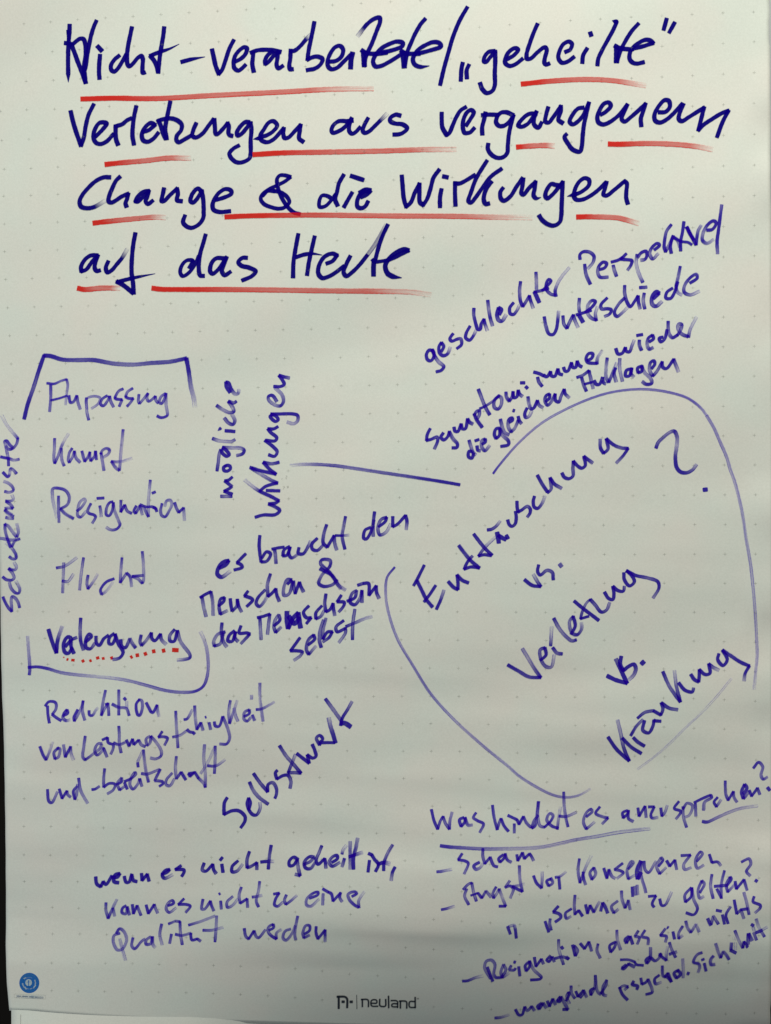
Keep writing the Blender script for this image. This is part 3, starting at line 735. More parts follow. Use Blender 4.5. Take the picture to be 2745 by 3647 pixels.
&: 1220,325~5 1180,260~8 1120,180 1050,110~8 1060,80 1130,85~8 1130,130 1060,210~7 1035,280 1080,305 1150,290~8 1190,250 ; 1045,155 1150,215 1195,290~7 1260,335~4
#M|das|violet word das below Menschen
d: 240,690 180,710~7 145,770~6 150,810 200,790~7 225,700 ; 215,615 210,700~8 230,780~8 255,815~6
a: 320,680 275,720 265,765 300,770~9 330,690! 325,740 350,770~7
s: 375,640 360,700 430,700 450,710 375,790~7
#M|Menschsein|violet word Menschsein with an overwritten dark middle
M: 515,570 560,560 620,540! 610,620~7 600,710~6 ; 535,570 540,670~5 545,755~7
e: 655,640 705,590 695,545~7 665,590~7 655,650~8 670,695 715,650~6
n: w1.4 765,520 765,590 775,660! 820,570 860,530! 870,600 880,655 ; w1.4 780,560 830,620 870,570
s: 950,470 905,525 930,570 970,570 930,620
c: 1060,470 1010,530 1010,580 1050,560~8 1080,510~5
h: 1095,370 1085,450~8 1095,520 1130,500 1155,450! 1160,500 1170,550~7
s: 1225,380 1190,435 1250,440 1245,470 1205,520~8
e: 1275,430 1340,400 1355,340~8 1320,360~8 1300,440 1340,460 1385,400~7 1400,340
i: 1400,340 1400,440~8 ; 1365,295 1410,280~8
n: 1410,280 1455,280 1460,380! 1520,300! 1525,360 1545,405~7
#M|selbst|violet word selbst climbing beneath Menschsein
s: 875,740 795,850! 850,850 895,860 880,890~7 825,930~5
e: 945,800 1000,750 990,715 945,760~8 930,840~8 950,880 1010,810~3
l: 1075,590~7 1045,680~7 1040,760~8 1055,820
b: 1095,575~8 1070,680~7 1070,750! 1110,690 1150,690 1120,740 1070,775~7
s: 1245,595 1180,650~8 1190,690 1260,660~9 1260,700~8 1205,780~5
t: 1340,500~8 1325,600~7 1320,700~8 1320,755 ; 1265,645 1350,610~7 1430,575~3 1485,560~1
#L|Reduktion|violet word Reduktion in the lower left block
@120 2430 560
R: 145,250 150,340 165,430 ; 120,250 160,205 230,215 235,280~8 195,340! 240,375 290,405
e: w1.1 310,355 360,325 350,290 320,330 310,380~8 340,405 385,400~2
d: 465,290 425,370 430,410 470,340~7 510,250~6 525,195~8 ; 520,200 515,300~7 540,400~8
u: 585,300 590,345 620,350 660,290~4 680,270~2
k: 760,85 735,200~7 715,350 ; 715,350 750,280~7 785,220! 790,280~8 795,350 ; 760,235 770,230
t: 900,80 900,180~7 900,345 ; 830,230 900,265~8 980,275~8 1010,350
i: 955,165 975,185 ; 985,200~3 985,270~5
o: 1120,180 1085,230 1100,340 1120,350 1150,270~8 1140,190~8 1110,185
n: 1190,215 1240,310! 1260,320 1305,240! 1310,290~7 1325,360~3
#L|von|violet word von in the lower left block
v: 65,680 100,770 130,820! 160,750~7 200,630~2
o: 265,690 215,740~8 225,810 260,790~7 275,700~7 245,700
n: 315,660~7 335,790! 390,680! 395,750~6 420,820~2
#L|Leistungsfähigkeit|long violet word Leistungsfähigkeit climbing to the right
L: 545,570 530,680~7 520,790~8 545,820! 600,780~8 650,740~5
e: 650,740~5 700,700~8 720,650~7 680,650~8 645,720~8 670,770 720,730~6 740,690
i: 740,700 775,790~8 ; 725,610 780,585
s: 780,585 790,640 840,660 840,700~8 815,760~8
t: 900,465 905,550~7 905,650~7 925,745 ; 845,640 900,660~8 980,630~7
u: 980,610 1010,675 1045,600
n: 1045,600 1060,660! 1110,610! 1140,660~7 1180,680
g: 1230,570~7 1190,600~8 1200,670~8 1230,640~7 1240,570! 1300,640~6 1350,730~7 1345,780 1290,810~7 1235,800~6
s: 1360,520 1320,580 1360,575~9 1415,590 1385,665~8
@120 2430 900
f: 935,190 940,290~5 950,430 ; 915,360 960,350~6 1005,320~6
ä: 1010,310 1025,325 1050,330! 1060,340 ; 990,245 1010,240 1045,180~4
h: 1060,155 1065,240~5 1075,310 1100,265! 1115,315~7
i: 1155,265 1165,310~8 ; 1130,230 1135,228
g: 1190,260 1195,285 1220,290 1245,225! 1280,310~6 1290,370~7 1270,405 1225,405~7
k: 1295,120 1285,190~5 1290,270! 1320,180~5 1340,120~3 ; 1320,170~5 1330,220~6 1345,255~6
e: 1385,225 1420,205 1420,180 1390,195~7 1385,240~7 1405,255 1430,230~6
i: 1440,215 1455,250~8 ; 1435,110~6 1435,85~4
t: 1490,5~8 1490,100~4 1500,180~6 1510,255~7 ; 1465,180 1500,175~8 1585,130~3
#L|und-bereitschaft|long violet word und-bereitschaft climbing to the right
@120 2430 560
u: 145,1135 160,1260 190,1275 250,1160~6
n: 270,1130 300,1230! 350,1150! 360,1190~8 390,1215~8
d: 460,1100~8 420,1150 435,1240 450,1200~8 465,1080~6 ; 475,1015 495,1140~7 540,1230~6 570,1280~5
-: 615,1135 650,1130 695,1100~7
b: 750,915 740,1020~8 740,1110! 800,1070 860,1080 840,1140~8 780,1180~7
e: 880,1080 930,1050 930,1010~8 885,1070~7 910,1140 960,1100~6
r: 960,1060 990,1130 ; 960,1050 1030,1020
e: 1030,1020 1080,970~8 1070,950~8 1030,1010~7 1020,1090~8 1050,1130 1110,1060~6 1120,1020
i: 1120,1020 1145,1100~8 ; 1100,850 1105,895 ; 1100,840~5 1150,730~3
t: 1160,715 1175,850~6 1190,950~7 1215,1055 ; 1140,965 1200,970~8 1330,920~7
s: 1340,920 1280,1040~8 1360,1050 1370,1070 1330,1100
c: 1465,960~8 1405,1030~8 1400,1080~8 1440,1095~8 1490,1020~5
h: 1510,785 1500,900~5 1510,1020~8 1560,950! 1610,1030
@120 2430 900
a: 1055,595 1020,600 1030,620 1060,590! 1085,630
f: 1125,410~8 1120,500~5 1130,600~5 1130,690 ; 1085,630 1120,665~5 1130,690 ; 1100,600~6 1150,520~3 1190,430~3
t: 1195,420 1195,500~5 1190,600 ; 1145,550 1200,550~8 1260,510~2
#M|Selbstwert|dark violet word Selbstwert climbing to the right
@760 2450 540
S: w1.05 150,1205 120,1260 115,1390! 200,1350 280,1350 345,1410 345,1460 300,1535
e: 385,1340 405,1260 385,1210 370,1270 390,1340 430,1390 470,1395 510,1330~6 510,1260~2
l: 395,1035 440,1130~7 510,1210~8 600,1275~9
b: 440,940 510,1040~8 595,1140! 600,1060 650,1040~8 690,1100~9 690,1170~9 675,1210
s: 700,905 680,930 695,1000! 770,960 820,960 850,1030~7 840,1100~8
t: 725,635 800,750~7 880,840~8 960,935! 900,930~8 820,930~9 ; 820,930 860,830~8 900,730~4
w: 915,720 1050,825! 1030,735! 1090,770 1125,750 1110,680 1085,620
e: w.95 1165,600 1200,560 1165,520~9 1130,550~8 1165,625! 1180,605 1230,600 1330,600
r: w1.2 1340,600 1310,500~9 1285,420~7 1265,330~3
t: 1230,120 1310,230~7 1400,355~8 ; 1520,150~6 1470,240~9 1415,330 1395,410 ; w1.4 1395,390 1440,385 1505,425
#M|wenn|dark word wenn beginning the lower left sentence
@320 2980 680
w: 50,350 60,410 95,435! 115,390! 140,415 190,340
e: w1.1 190,350 240,350 260,320 220,330 210,390 250,400
n: 300,345 315,395 340,395 365,325
n: 365,330 380,380 410,390 ; 450,320 455,380 500,325! 515,385
#M|es|dark word es after wenn in the lower left sentence
e: 625,325 670,310 695,285 660,290 630,330 650,360 720,330~3
s: 795,250 745,285 820,290 820,310 800,345
#M|nicht|dark word nicht in the first line of the lower left sentence
n: 995,230 980,290~8 1010,300 1070,240! 1080,290 1100,320~8
i: 1150,240 1160,310 ; 1155,180 1135,205
c: 1290,210 1240,260 1240,305 1280,300~8 1330,240~3
h: 1390,130 1370,200~8 1370,270 1400,260~8 1455,225! 1455,285~8
t: 1580,75 1565,170~8 1555,280 ; 1490,220 1540,215 1600,215~2
#M|geheilt|violet word geheilt in the lower sentence
@900 2960 560
g: 480,300 430,275 385,320 390,365 430,360 470,300! 480,380~6 500,470 450,455~7
e: 540,350 610,320~8 650,275~8 600,270 545,330~8 560,390 610,395~8 660,330~6
h: 730,155 700,230~7 670,310 690,350 760,290! 770,340 775,390~7
e: 840,330 895,290 890,255 840,275~8 810,330~7 840,370 920,330~6
i: 970,290 945,375~6 ; 945,240 955,200~4 990,150~1
l: 1030,110~5 1030,200~8 1030,300~7 1030,400~4
t: w1.1 1110,75~5 1090,180~8 1065,280 1065,400 ; w1.1 1020,270 1080,250 1160,225~3
#M|ist,|violet word ist with comma in the lower sentence
i: 1235,310 1220,430 ; 1225,235 1260,250
s: 1260,250 1290,300 1330,350 1300,425
t: 1480,145~8 1430,230~6 1390,330 1385,415 ; w1.2 1320,350 1390,330 1450,345~2
,: 1505,380 1480,430 1465,520~5
#L|Kann|violet word Kann in the lower sentence
@320 2980 680
K: 140,575 140,640~7 160,710! 190,640~8 235,545~4 ; 200,620 215,690~6
a: 315,600 285,620 280,660 315,670~8 325,610! 345,680~8
n: 370,590 380,670! 410,600! 430,650~8 445,685
n: 490,595 510,670! 560,590! 570,620~7 590,665~6
#L|es|violet word es in the Kann line
e: 680,600 730,580 720,555 680,580~7 665,630~8 690,660 750,620~4
s: 820,540 770,590 840,590 875,605 835,660~8
#L|nicht|violet word nicht in the Kann line
n: 985,545 975,630~8 1000,630~8 1050,560! 1060,600 1080,645~8
i: 1140,560 1145,630~8 ; 1125,500 1135,495
c: 1245,520~8 1195,570~8 1200,615 1240,600~6 1290,540~3
h: 1320,440 1300,510~6 1310,580 1370,540! 1375,615~8
t: 1480,390 1470,470~5 1450,560~8 1470,610 ; 1415,525 1460,520~7 1500,510~2
#L|zu|violet word zu in the Kann line
@900 2960 560
z: 220,665 280,655 240,720 230,780 260,795 320,750~5
u: 355,675 335,730~8 350,775 410,730~8 465,680~3
#L|einer|violet word einer in the Kann line
e: 600,710 690,670 690,645 640,655 570,720~7 570,780~8 610,795~7 700,720~3
i: 745,660~8 740,780~7 ; 740,610 800,645
n: 800,645 830,660 850,740! 930,650! 920,700 945,745~7
e: 1050,690 1100,660 1080,640 1010,665~8 1020,720~9 1070,775 1120,805
r: 1125,810 1120,740~7 1150,680~3 1180,640~1
#L|Qualität|violet word Qualität in the lower sentence's last line
@320 2980 680
Q: 230,840 260,800 300,830~7 320,900~6 280,980~7 240,985~7 205,920~7 210,860~8 260,840 ; 260,890~4 280,970~5 310,1075~2
u: 375,880 365,950~8 390,975 450,910~8 480,890~7
a: 530,870~8 490,900~8 490,935 530,930~8 545,870! 550,940~7 570,965~3
l: 625,760 610,850~7 630,940~5
i: 710,850 695,930~8 ; 685,760 745,735~7
t: 745,735~6 785,740! 790,850~5 805,940 ; 745,850 800,860~8 880,840~7
ä: 880,840 880,870 890,900 935,890! 965,910~8 ; 860,770 960,740~5 1090,690~5
t: 1105,690~8 1100,790~5 1090,915 ; 985,815 1060,815~7 1160,790~2
#L|werden|violet word werden at the end of the lower left sentence
w: 1345,800 1360,870~8 1385,890! 1430,820! 1450,870~8 1470,880 1530,810~7
@900 2960 560
e: 170,1050 220,1020 215,985 170,1010~8 160,1060~7 200,1110 250,1140
r: 250,1140 250,1080~7 300,1040~4
d: 400,1035~8 340,1060~8 320,1130~8 350,1155~8 410,1090~7 450,1000~7 ; 475,900 455,1000~7 445,1100~7 455,1150~7
e: 545,1090 600,1050 600,1000 560,1000~8 530,1080~8 540,1130 600,1100~8
n: 670,1010 670,1080 690,1140! 765,1045! 765,1100 765,1170~5
#L|[circle|long violet arc ringing the three compared words from above
@0 0 1665
_: w.85 1756,1686 1775,1660~9 1847,1577~7 1931,1505~6 2034,1448~7 2138,1407~8 2212,1391~8 2287,1386~7 2361,1393~8 2440,1414~8 2475,1435~8 2500,1458~6 2516,1480~5 ; w.98 2516,1480~6 2540,1520~6 2560,1565~6 2588,1630~5 2600,1672~5 2614,1710~5 2640,1812~5 2656,1914~5 2673,2015~5 2682,2099~4 2690,2200~5 2694,2277~5 2696,2334~4 2690,2398~3 2685,2455~1
#L|[circle|violet arc ringing the compared words from the lower left
_: w.85 1405,2020 1378,2057~8 1374,2125~6 1386,2192~6 1416,2277~6 1467,2365~7 1534,2471~7 1618,2564~6 1720,2656~5 1813,2732~5 1844,2760~6 1909,2802~6 1973,2832~7 2018,2839~6 2060,2832~5 2102,2809~1
#L|[faint_line|very faint thin violet line beneath Kränkung
@2120 2240 625
_: w.8 1290,470~0.5 1150,640~1.3 1000,800~1.6 850,940~1.8 700,1090~1.6 550,1220~1.2 400,1330~0.5
#M|[line|violet line running from Wirkungen towards the circle
@1000 1600 700
_: w.95 80,135~1 170,128~4 300,128~7 450,138~8 600,158~7 800,188~8 1000,218~8 1200,248~9 1400,280 1515,300
#M|Enttäuschung|dark violet word Enttäuschung at the top inside the circle
@1440 1860 520
E: 225,490 150,640 105,720 ; 140,660 200,780 250,880 320,965 ; 355,720 290,820 225,905 ; 450,775~5 410,890 365,990
n: 500,675 560,740 610,765! 610,680 600,600! 660,660 730,690
t: 620,265 700,370~9 760,440 855,520 ; 855,520 760,510 680,535! 720,450 775,385~8
t: 790,135 870,240~9 930,310 1000,375 ; 990,380 910,370 845,385! 890,320~8 960,240~4 1040,170~3
@1680 1740 280
ä: w1.3 535,930 560,1050 570,1150 ; w1.2 560,990 640,1040 720,1080 ; w1 770,1060 730,985 ; 330,875 420,860~9 520,790~8 600,690~3
u: 760,665 790,760 850,800 920,740 940,600 925,485
s: 955,270 960,400 980,500 1060,450 1180,375~8 1235,430 1230,520 1175,600~8
c: 1325,165 1300,270 1320,390 1390,420 1470,340~8 1550,160~2
@1840 1480 520
h: 235,680 290,780~9 350,870 ; 350,880 390,840~8 390,780~8 380,710! 430,780 510,830~7
u: 515,655 540,700 590,720 640,690~9 640,600~8 645,520
n: 645,520 690,570 740,600 780,570 765,465! 810,500 865,540~7
g: 950,270~7 955,370 990,430 1040,380~9 1020,265! 1100,330 1180,365~8 1270,375 1210,460~9 1135,540~6
#M|vs.|violet abbreviation vs. between Enttäuschung and Verletzung
@1780 1960 620
v: 235,280 310,335 390,345! 360,300~8 320,230~3
s: 370,140 360,200 385,235 450,190~8 500,210~9 510,280
.: w1.1 570,130~8 590,155~8
#M|Verletzung|violet word Verletzung in the middle of the circle
V: 75,1095 180,1155~9 280,1210~9 390,1215! 330,1130~8 270,1030~5 215,940~6
e: 385,1050 440,1000 430,930 385,950~8 395,1050~8 440,1110~8 490,1115~7 520,1000~3
r: 485,910 490,820~5 495,730~1 ; 505,930 545,980~8 595,990
l: 515,650 570,750~6 640,830~8 690,865~8 730,855
e: 680,800 720,720 700,630 665,680~6 690,790~8 740,805 780,750~7 780,690~3
t: 710,485 800,560 880,620 945,670 ; w.85 850,630 770,655! 790,580~8 830,500~6 865,470
z: 865,470 910,520~8 970,590 1020,570~8 1050,500~5
u: 1000,400 1040,460 1080,470 1090,410 1080,345
n: 1080,345 1130,385 1180,390 1190,345~8
g: 1185,215 1190,280 1240,340 1285,300 1260,240 1210,195! 1300,240 1420,265~8 1510,300 1520,360 1465,455~6
#M|vs.|dark violet abbreviation vs. between Verletzung and Kränkung
v: w1.2 1025,1200 1110,1240 1215,1270! 1160,1150 1110,1040~8
s: w1.2 1160,1015 1150,1090 1180,1150! 1230,1110 1280,1090 1300,1130~9 1280,1190~7 1235,1235~4
.: w1.4 1355,1065 1375,1085
#M|?|large violet question mark inside the circle
@2280 1480 320
?: w1.1 290,600 330,500~8 430,400~8 550,310~7 630,290 680,400~8 675,550~5 650,750~9 670,950 740,1040 850,1060~9 960,1010~8 1040,910~4 ; w1.5 1200,1350 1205,1395
#M|Kränkung|violet word Kränkung at the bottom right inside the circle
@2120 2240 625
K: 120,1025 200,1140 320,1250! 270,1130~9 240,990~5 210,865~4 ; 255,1035 340,1120~9 435,1180
r: 360,1030 400,1070~9 465,1110 ; 335,1010 390,920~8 450,860~6
ä: 465,870 450,960~9 505,985 545,920~9 555,865! 570,870 620,875 ; 400,845 470,790~8 550,775~9
n: 550,775 620,815! 640,760~9 625,700! 700,750~9 780,765~7
k: 640,405 700,540~7 805,690! 770,550~8 750,395~3 ; 790,510 850,580 920,595 930,560~8
u: 905,430 940,480 980,500 985,440 985,385
n: 985,385 1040,430 1085,420 1075,330! 1120,365~8 1170,390~4
g: 1170,235 1160,290 1210,345 1250,290 1205,200! 1280,250~9 1370,310 1460,350! 1420,420 1410,490~4
#L|Was|violet word Was beginning the question at lower right
@1500 2760 630
W: 95,325 120,430 155,510! 180,430~9 205,390! 225,450~8 265,510! 270,430~8 290,350~6
a: w1.1 400,400 360,420 375,485 410,440 410,400! 440,470~8 480,470~6
s: 515,355 490,400~9 530,430 585,460 550,540~8
#L|hindert|violet word hindert in the question at lower right
h: 670,285 685,400~9 715,515 ; 715,510 740,430~8 750,410! 780,480 820,530
i: 875,460 875,545~8 ; 815,380 900,420
n: 900,420 920,465! 960,390! 990,450~8 1030,490~9
d: 1100,380 1060,430~8 1040,500 1070,480 1090,350~6 1100,250~8 ; 1105,250 1095,380~6 1120,480~8 1160,490
e: 1160,490 1220,430 1240,380~8 1210,360~8 1180,420~8 1230,480 1290,500
r: 1280,510 1290,420~6 1310,300~1
t: 1340,160 1345,300~6 1360,400~8 1380,485 ; 1295,385 1360,390~8 1460,350~3
#L|es|violet word es in the question at lower right
@2050 2660 695
e: 90,595 140,550~8 130,530 90,560~8 65,640~8 90,700 160,640~3
s: 205,510 170,565 230,595~8 275,605 225,655~7
#L|anzusprechen|violet word anzusprechen ending the question
a: 440,540 400,560 405,605 440,570 450,540! 450,610 490,635~8
n: 530,520 540,590! 590,505! 600,600~8
z: 620,510 670,510 640,580 650,605 700,600~4
u: 725,520 735,590 760,560~7 780,500~4
s: 880,465 840,525 890,545 895,560 855,615~7
p: 915,510 920,600~6 945,685 ; 915,530 950,480~8 995,500~8 970,580~6 930,600~5
r: 1020,480 1025,590~7 ; 1010,475 1080,440 1150,410
e: w1.1 1150,410 1160,430 1100,470~7 1090,540~8
c: 1210,430 1180,470 1200,510 1240,450~4
h: 1275,290 1280,400~8 1300,455 1345,380! 1350,430~8 1375,470~8
e: w1.2 1430,400 1460,350 1440,320 1415,380 1430,440 1480,380~6
n: 1480,370 1500,420 1550,350! 1570,405~8
?: 1515,180 1560,130 1595,170~8 1580,240~7 1600,275 1635,255~6 ; w1.1 1635,345 1655,370
#L|[underline|violet underline beneath Was hindert es
@1500 2760 630
_: w1.2 180,665 250,675 400,685~8 600,695~6 800,693~5 1000,688~5 1150,675~5 1300,645~4 1450,610~5 1665,575~4 1850,540~4 2050,515~4 2150,505~1
#L|[underline|short violet underline beneath sprechen
@2050 2660 695
_: w1.1 1080,635 1120,640 1200,605~7 1300,560~5 1400,525~4 1550,500~1
#L|-Scham|violet list entry Scham with a leading dash
@1550 3000 600
-: 15,290 60,285~9 160,265~3
S: 265,110 225,170 300,185 325,205 285,310~7
c: w1.1 435,195 380,230 400,265~9 440,250~7 470,210~3
h: 470,60 470,140~8 490,210 540,145! 580,230 615,240
a: 670,120 625,160 640,195 680,150 690,110! 710,170 750,195~8
m: 805,120 815,180! 860,100! 880,160 930,110! 950,140 970,180~7
#L|-Angst|violet list entry Angst with a leading dash
-: 60,665 110,655~9 190,630~2
A: 330,615 290,530~7 310,460 ; 275,465 330,410~8 360,400! 380,500~6 405,580 ; w.8 350,525 420,500
n: 420,500 460,550! 500,480~8 550,540~7
g: 600,440 570,500~8 575,550 610,500~5 630,460! 660,540~4 695,630 630,630
s: 735,380~8 690,445~8 740,430 770,460~8 740,550~5
t: 830,230 835,350~5 860,485! 760,435 800,430~7 880,410~1
#L|vor|violet word vor in the Angst line
v: 970,330 1000,400 1050,450! 1055,360~6 1055,290~2
o: 1140,360 1100,380 1120,430 1160,400~8 1140,350
r: 1220,340 1230,460 ; 1185,345 1230,335~7 1290,290~2
#L|Konsequenzen|violet word Konsequenzen in the Angst line
@2000 3000 745
K: 140,130 130,220~7 145,320! 190,200~6 235,105~2 ; 170,235 175,290 190,335~7
o: 255,200 225,240~8 240,295 270,250~7 255,200
n: 335,205 360,285! 375,215! 400,270~8 425,285~6
s: 485,165 420,215~8 470,225 490,240 440,285~5
e: 530,210 570,160~8 555,150~8 520,220~8 530,290 580,260~3
q: w1.5 630,150 600,220 605,290 630,240 ; 635,150 630,250~7 660,360~8 670,400~8
u: 655,150 665,220~8 690,240 750,150~5
e: 770,190 805,140 790,120~8 755,190~7 780,250 830,200~5
n: 835,145 860,190 900,140! 915,215~8
z: 950,105 1025,100 970,180~6 980,215~8 1030,200~5
e: 1075,150 1120,90~8 1105,75 1065,140~8 1080,205~8 1130,180~5
n: 1175,95 1195,160! 1240,155 1265,185~6
#L|''|violet ditto mark under Angst
@1550 3000 600
": 715,830 740,905 ; 725,830~5 780,815~4! 790,860 800,945
#L|„schwach“|violet quoted word schwach in the ditto line
„: 1085,780 1120,885 ; 1135,755 1130,800~8 1145,865
s: w1.1 1215,630 1165,685 1230,710 1240,740 1185,785
c: 1345,655 1285,700~9 1295,750 1340,730~5
@2000 3000 745
h: 105,420 100,500~7 105,575 ; 105,570 135,540! 165,585
w: 190,495 205,565! 225,500! 255,555! 300,470~4
a: w1.1 310,545 325,480 345,510 365,560
c: 445,465~8 395,510~8 415,560 450,530~5
h: 475,385 480,450~7 505,520 530,460~8! 545,535~7
“: 560,355 565,430 ; 580,350~8 590,420~7 ; 600,340~8 605,415~6
#L|zu|violet word zu after schwach
z: 690,430 750,425 720,490 735,515
u: 780,450 795,500 820,500 875,395~2
#L|gelten?|violet word gelten with question mark at the right edge
g: 1030,360 980,420~9 985,475 1030,430 1035,360! 1050,450~6 1080,530 1050,575 990,560
e: 1100,400 1135,330~8 1115,305 1085,380~8 1100,445~8 1130,430~4
l: 1195,255 1185,350~6 1205,445
t: 1295,225 1270,330~7 1270,445 ; w1.1 1215,350 1320,340~9 ; 1235,370 1270,440~9
e: 1310,350 1350,290 1340,275 1310,330~8 1320,395 1380,330~5
n: 1380,310 1390,370 1450,295! 1475,380~8
?: 1430,155 1490,130~9 1505,170~8 1470,230 1500,265~7 ; w1.1 1540,300 1555,310
#L|-Resignation,|violet list entry Resignation with leading dash and comma
@1620 3300 640
-: 70,505 120,500 180,475~7 260,455~1
R: 300,375 320,430 350,505 ; 330,480~8 275,380~7 290,320~8 340,310~8 370,350~8 360,440~8 380,470 430,470
e: 430,470 470,400~8 450,350~8 425,420~8 440,470 500,430~2
s: 520,360 500,400~7 550,400 560,385
i: 545,325 560,330 ; 590,370 600,455
g: 690,320 650,360 660,410 690,370 690,320! 730,400~6 800,470 790,485 700,495
n: 735,285 750,370! 800,300! 820,345~8
a: 885,270 850,310 870,325 900,280! 920,325~8
t: 960,120 965,220~4 1005,350 ; 925,295 1000,280~8 1050,300 ; 985,185 1000,205
i: 1030,280~7 1055,300
o: w1.1 1090,170 1115,270 1135,220~7 1105,180
n: 1160,155 1200,205! 1240,140! 1265,225~8
,: 1325,160 1315,220~7 1345,290~8
#L|dass|violet word dass in the Resignation line
@2140 3120 605
d: 140,645 85,680 95,745 130,700 150,640~8 ; 155,530 160,620~5 190,720~8
a: w1.1 270,590 235,620 250,655 285,590! 310,665
s: 365,535 330,590~8 375,600 355,665~8
s: 430,530 400,590~9 460,610 460,670~8
#L|sich|violet word sich in the Resignation line
s: 630,515~9 580,580 640,590 630,645~7
i: 705,545 720,615 ; 650,500 658,505
c: 800,490 760,560~7 760,610 800,580~4
h: 830,440 850,510~7 880,550 930,470~4! 960,545~7
#L|nichts|violet word nichts at the right edge
n: w1.1 1045,415 1075,480 ; 1080,470 1100,390~6 1150,470
i: 1190,380 1210,470 ; 1130,335 1180,345
c: 1270,300~8 1225,380 1245,465
h: 1305,235 1330,370! 1370,330~8 1400,415~7
t: 1400,160~6 1430,270~5 1450,375 ; w1.1 1370,330 1440,320
s: 1500,200 1490,250 1560,285 1560,310 1510,360~5
#L|ändert|violet word ändert under sich
ä: w1.1 245,870 205,900 220,910 270,860! 330,890~8 ; w.9 190,820 270,820~9 330,840
n: w.9 330,840 345,865 415,875
d: w1.1 480,790 440,820 450,855 480,810 485,700~7
e: 490,800 530,830 570,800~8 590,760 570,770 640,825
r: 640,825 640,760~4 655,690~2
t: 670,650 690,710~6 730,795 ; w1.1 670,765 740,740~6
#L|-mangelnde|violet list entry mangelnde with a leading dash at the bottom
@1620 3300 640
-: 370,850 420,845~8 500,820~2
m: 560,770 590,820 620,820 645,745! 670,780~8 710,740! 735,780~8
a: w1.1 800,710 765,740 780,765 815,710! 845,755~7
n: 855,690 875,740! 905,670! 930,725~7
g: w1.1 975,650 945,690 970,695 980,650! 1010,700~7 1045,770 1000,770
e: 1030,690 1060,620 1050,610 1035,650~7 1060,715~5
l: 1075,550 1080,620~7 1110,665
n: 1120,600 1140,650! 1190,590! 1220,655~7 ; 1160,660 1200,610~8
d: 1290,570 1255,590 1260,635 1295,560~7 1300,450~8 ; 1300,455~8 1320,600~7 1350,630~8
e: 1350,620 1400,540~8 1405,495~8 1370,560~8 1375,630 1405,640~5
#L|psychol.|violet abbreviation psychol. at the bottom right
@2140 3120 605
p: 180,1090 210,1160 260,1215 ; 180,1100 220,1075~7 265,1085 230,1115~6
s: w1.1 320,1030 305,1060 360,1080 350,1110
y: 390,1000 400,1060 440,1040 460,1010~8 ; 460,1010 500,1110~7 500,1140 440,1160
c: 570,970 525,1010 535,1055 590,1040~3
h: 600,880 610,980~8 650,990 690,1035 ; 620,990 655,950 690,1035
o: w1.1 760,920 715,950 740,1000 780,960 750,920
l: 800,810~6 805,900~5 805,995~7
.: w1.1 845,950 862,957
#L|Sicherheit|violet word Sicherheit at the bottom right corner
@2445 3200 300 1485
S: 270,950 180,990~8 120,1120 210,1150 230,1200~8 200,1300~6
i: 310,1140 340,1275 ; w1.1 280,1060 290,1085
c: w1.1 470,1010 420,1080~8 430,1160 495,1160~8
h: 510,790~8 560,950~6 600,1040 ; 600,1040 640,930~7! 690,980~8 745,1070
e: w1.1 790,780~8 780,900 ; w1.1 770,910 870,960 ; 860,900~1 860,780~1
r: w.8 845,740~1 830,680~1
h: 850,565 920,740~4 990,870 ; 990,870 1010,760! 1070,840 1050,860
e: w1.3 1080,800~8 1090,620 1150,740~8
i: 1180,600~7 1230,730~9 ; w1.1 1140,455 1180,480 ; 1170,500~4 1190,570~3
t: 1225,360~8 1270,500~3 1370,670 ; w1.2 1220,600 1330,560~9 ; 1330,550~5 1420,500~2
#K|[printed_wordmark|small dark printed wordmark with arch sign at the sheet's foot
@1150 3450 400
arch_sign: w1.4 232,582! 232,415! ; w1.4 217,416! 325,418 355,445 357,570!
dot: w1.7 294,490 302,490 ; w1.7 413,492 421,492
divider_bar: w.38 498,392! 502,597!
letter: 582,560! 582,457! ; 572,457! 652,457 671,475 672,560!
letter: w.95 808,558! 730,557 712,540 712,482 730,464 785,464 797,480 795,510 725,513!
letter: 840,458! 840,543 857,559 912,561 928,546 928,460!
letter: 970,412! 973,577!
letter: w.95 1012,474! 1085,476 1103,492 1104,575! ; w.95 1100,567! 1035,566 1018,553 1020,532 1035,521 1098,523!
letter: 1146,582! 1146,482! ; 1136,481! 1220,483 1238,498 1240,583!
letter: 1365,430! 1366,578! ; w.95 1362,577! 1295,576 1279,562 1278,502 1294,487 1360,489!
registered_mark: w.9 d.55 1398,444 1412,444
#G|[smudge_mark|tiny faint grey smudge marks beside the word Wirkungen
@700 1300 440
_: w.3 1205,1490 1220,1505 1200,1520 1215,1535 ; w.3 1165,1635 1185,1640 1165,1675 ; w.3 1215,1640 1235,1630 1225,1655 1240,1650 ; w.25 1140,1540 1155,1530
'''
part = None; style = 'T'; win = (0, 0, 1); single = False
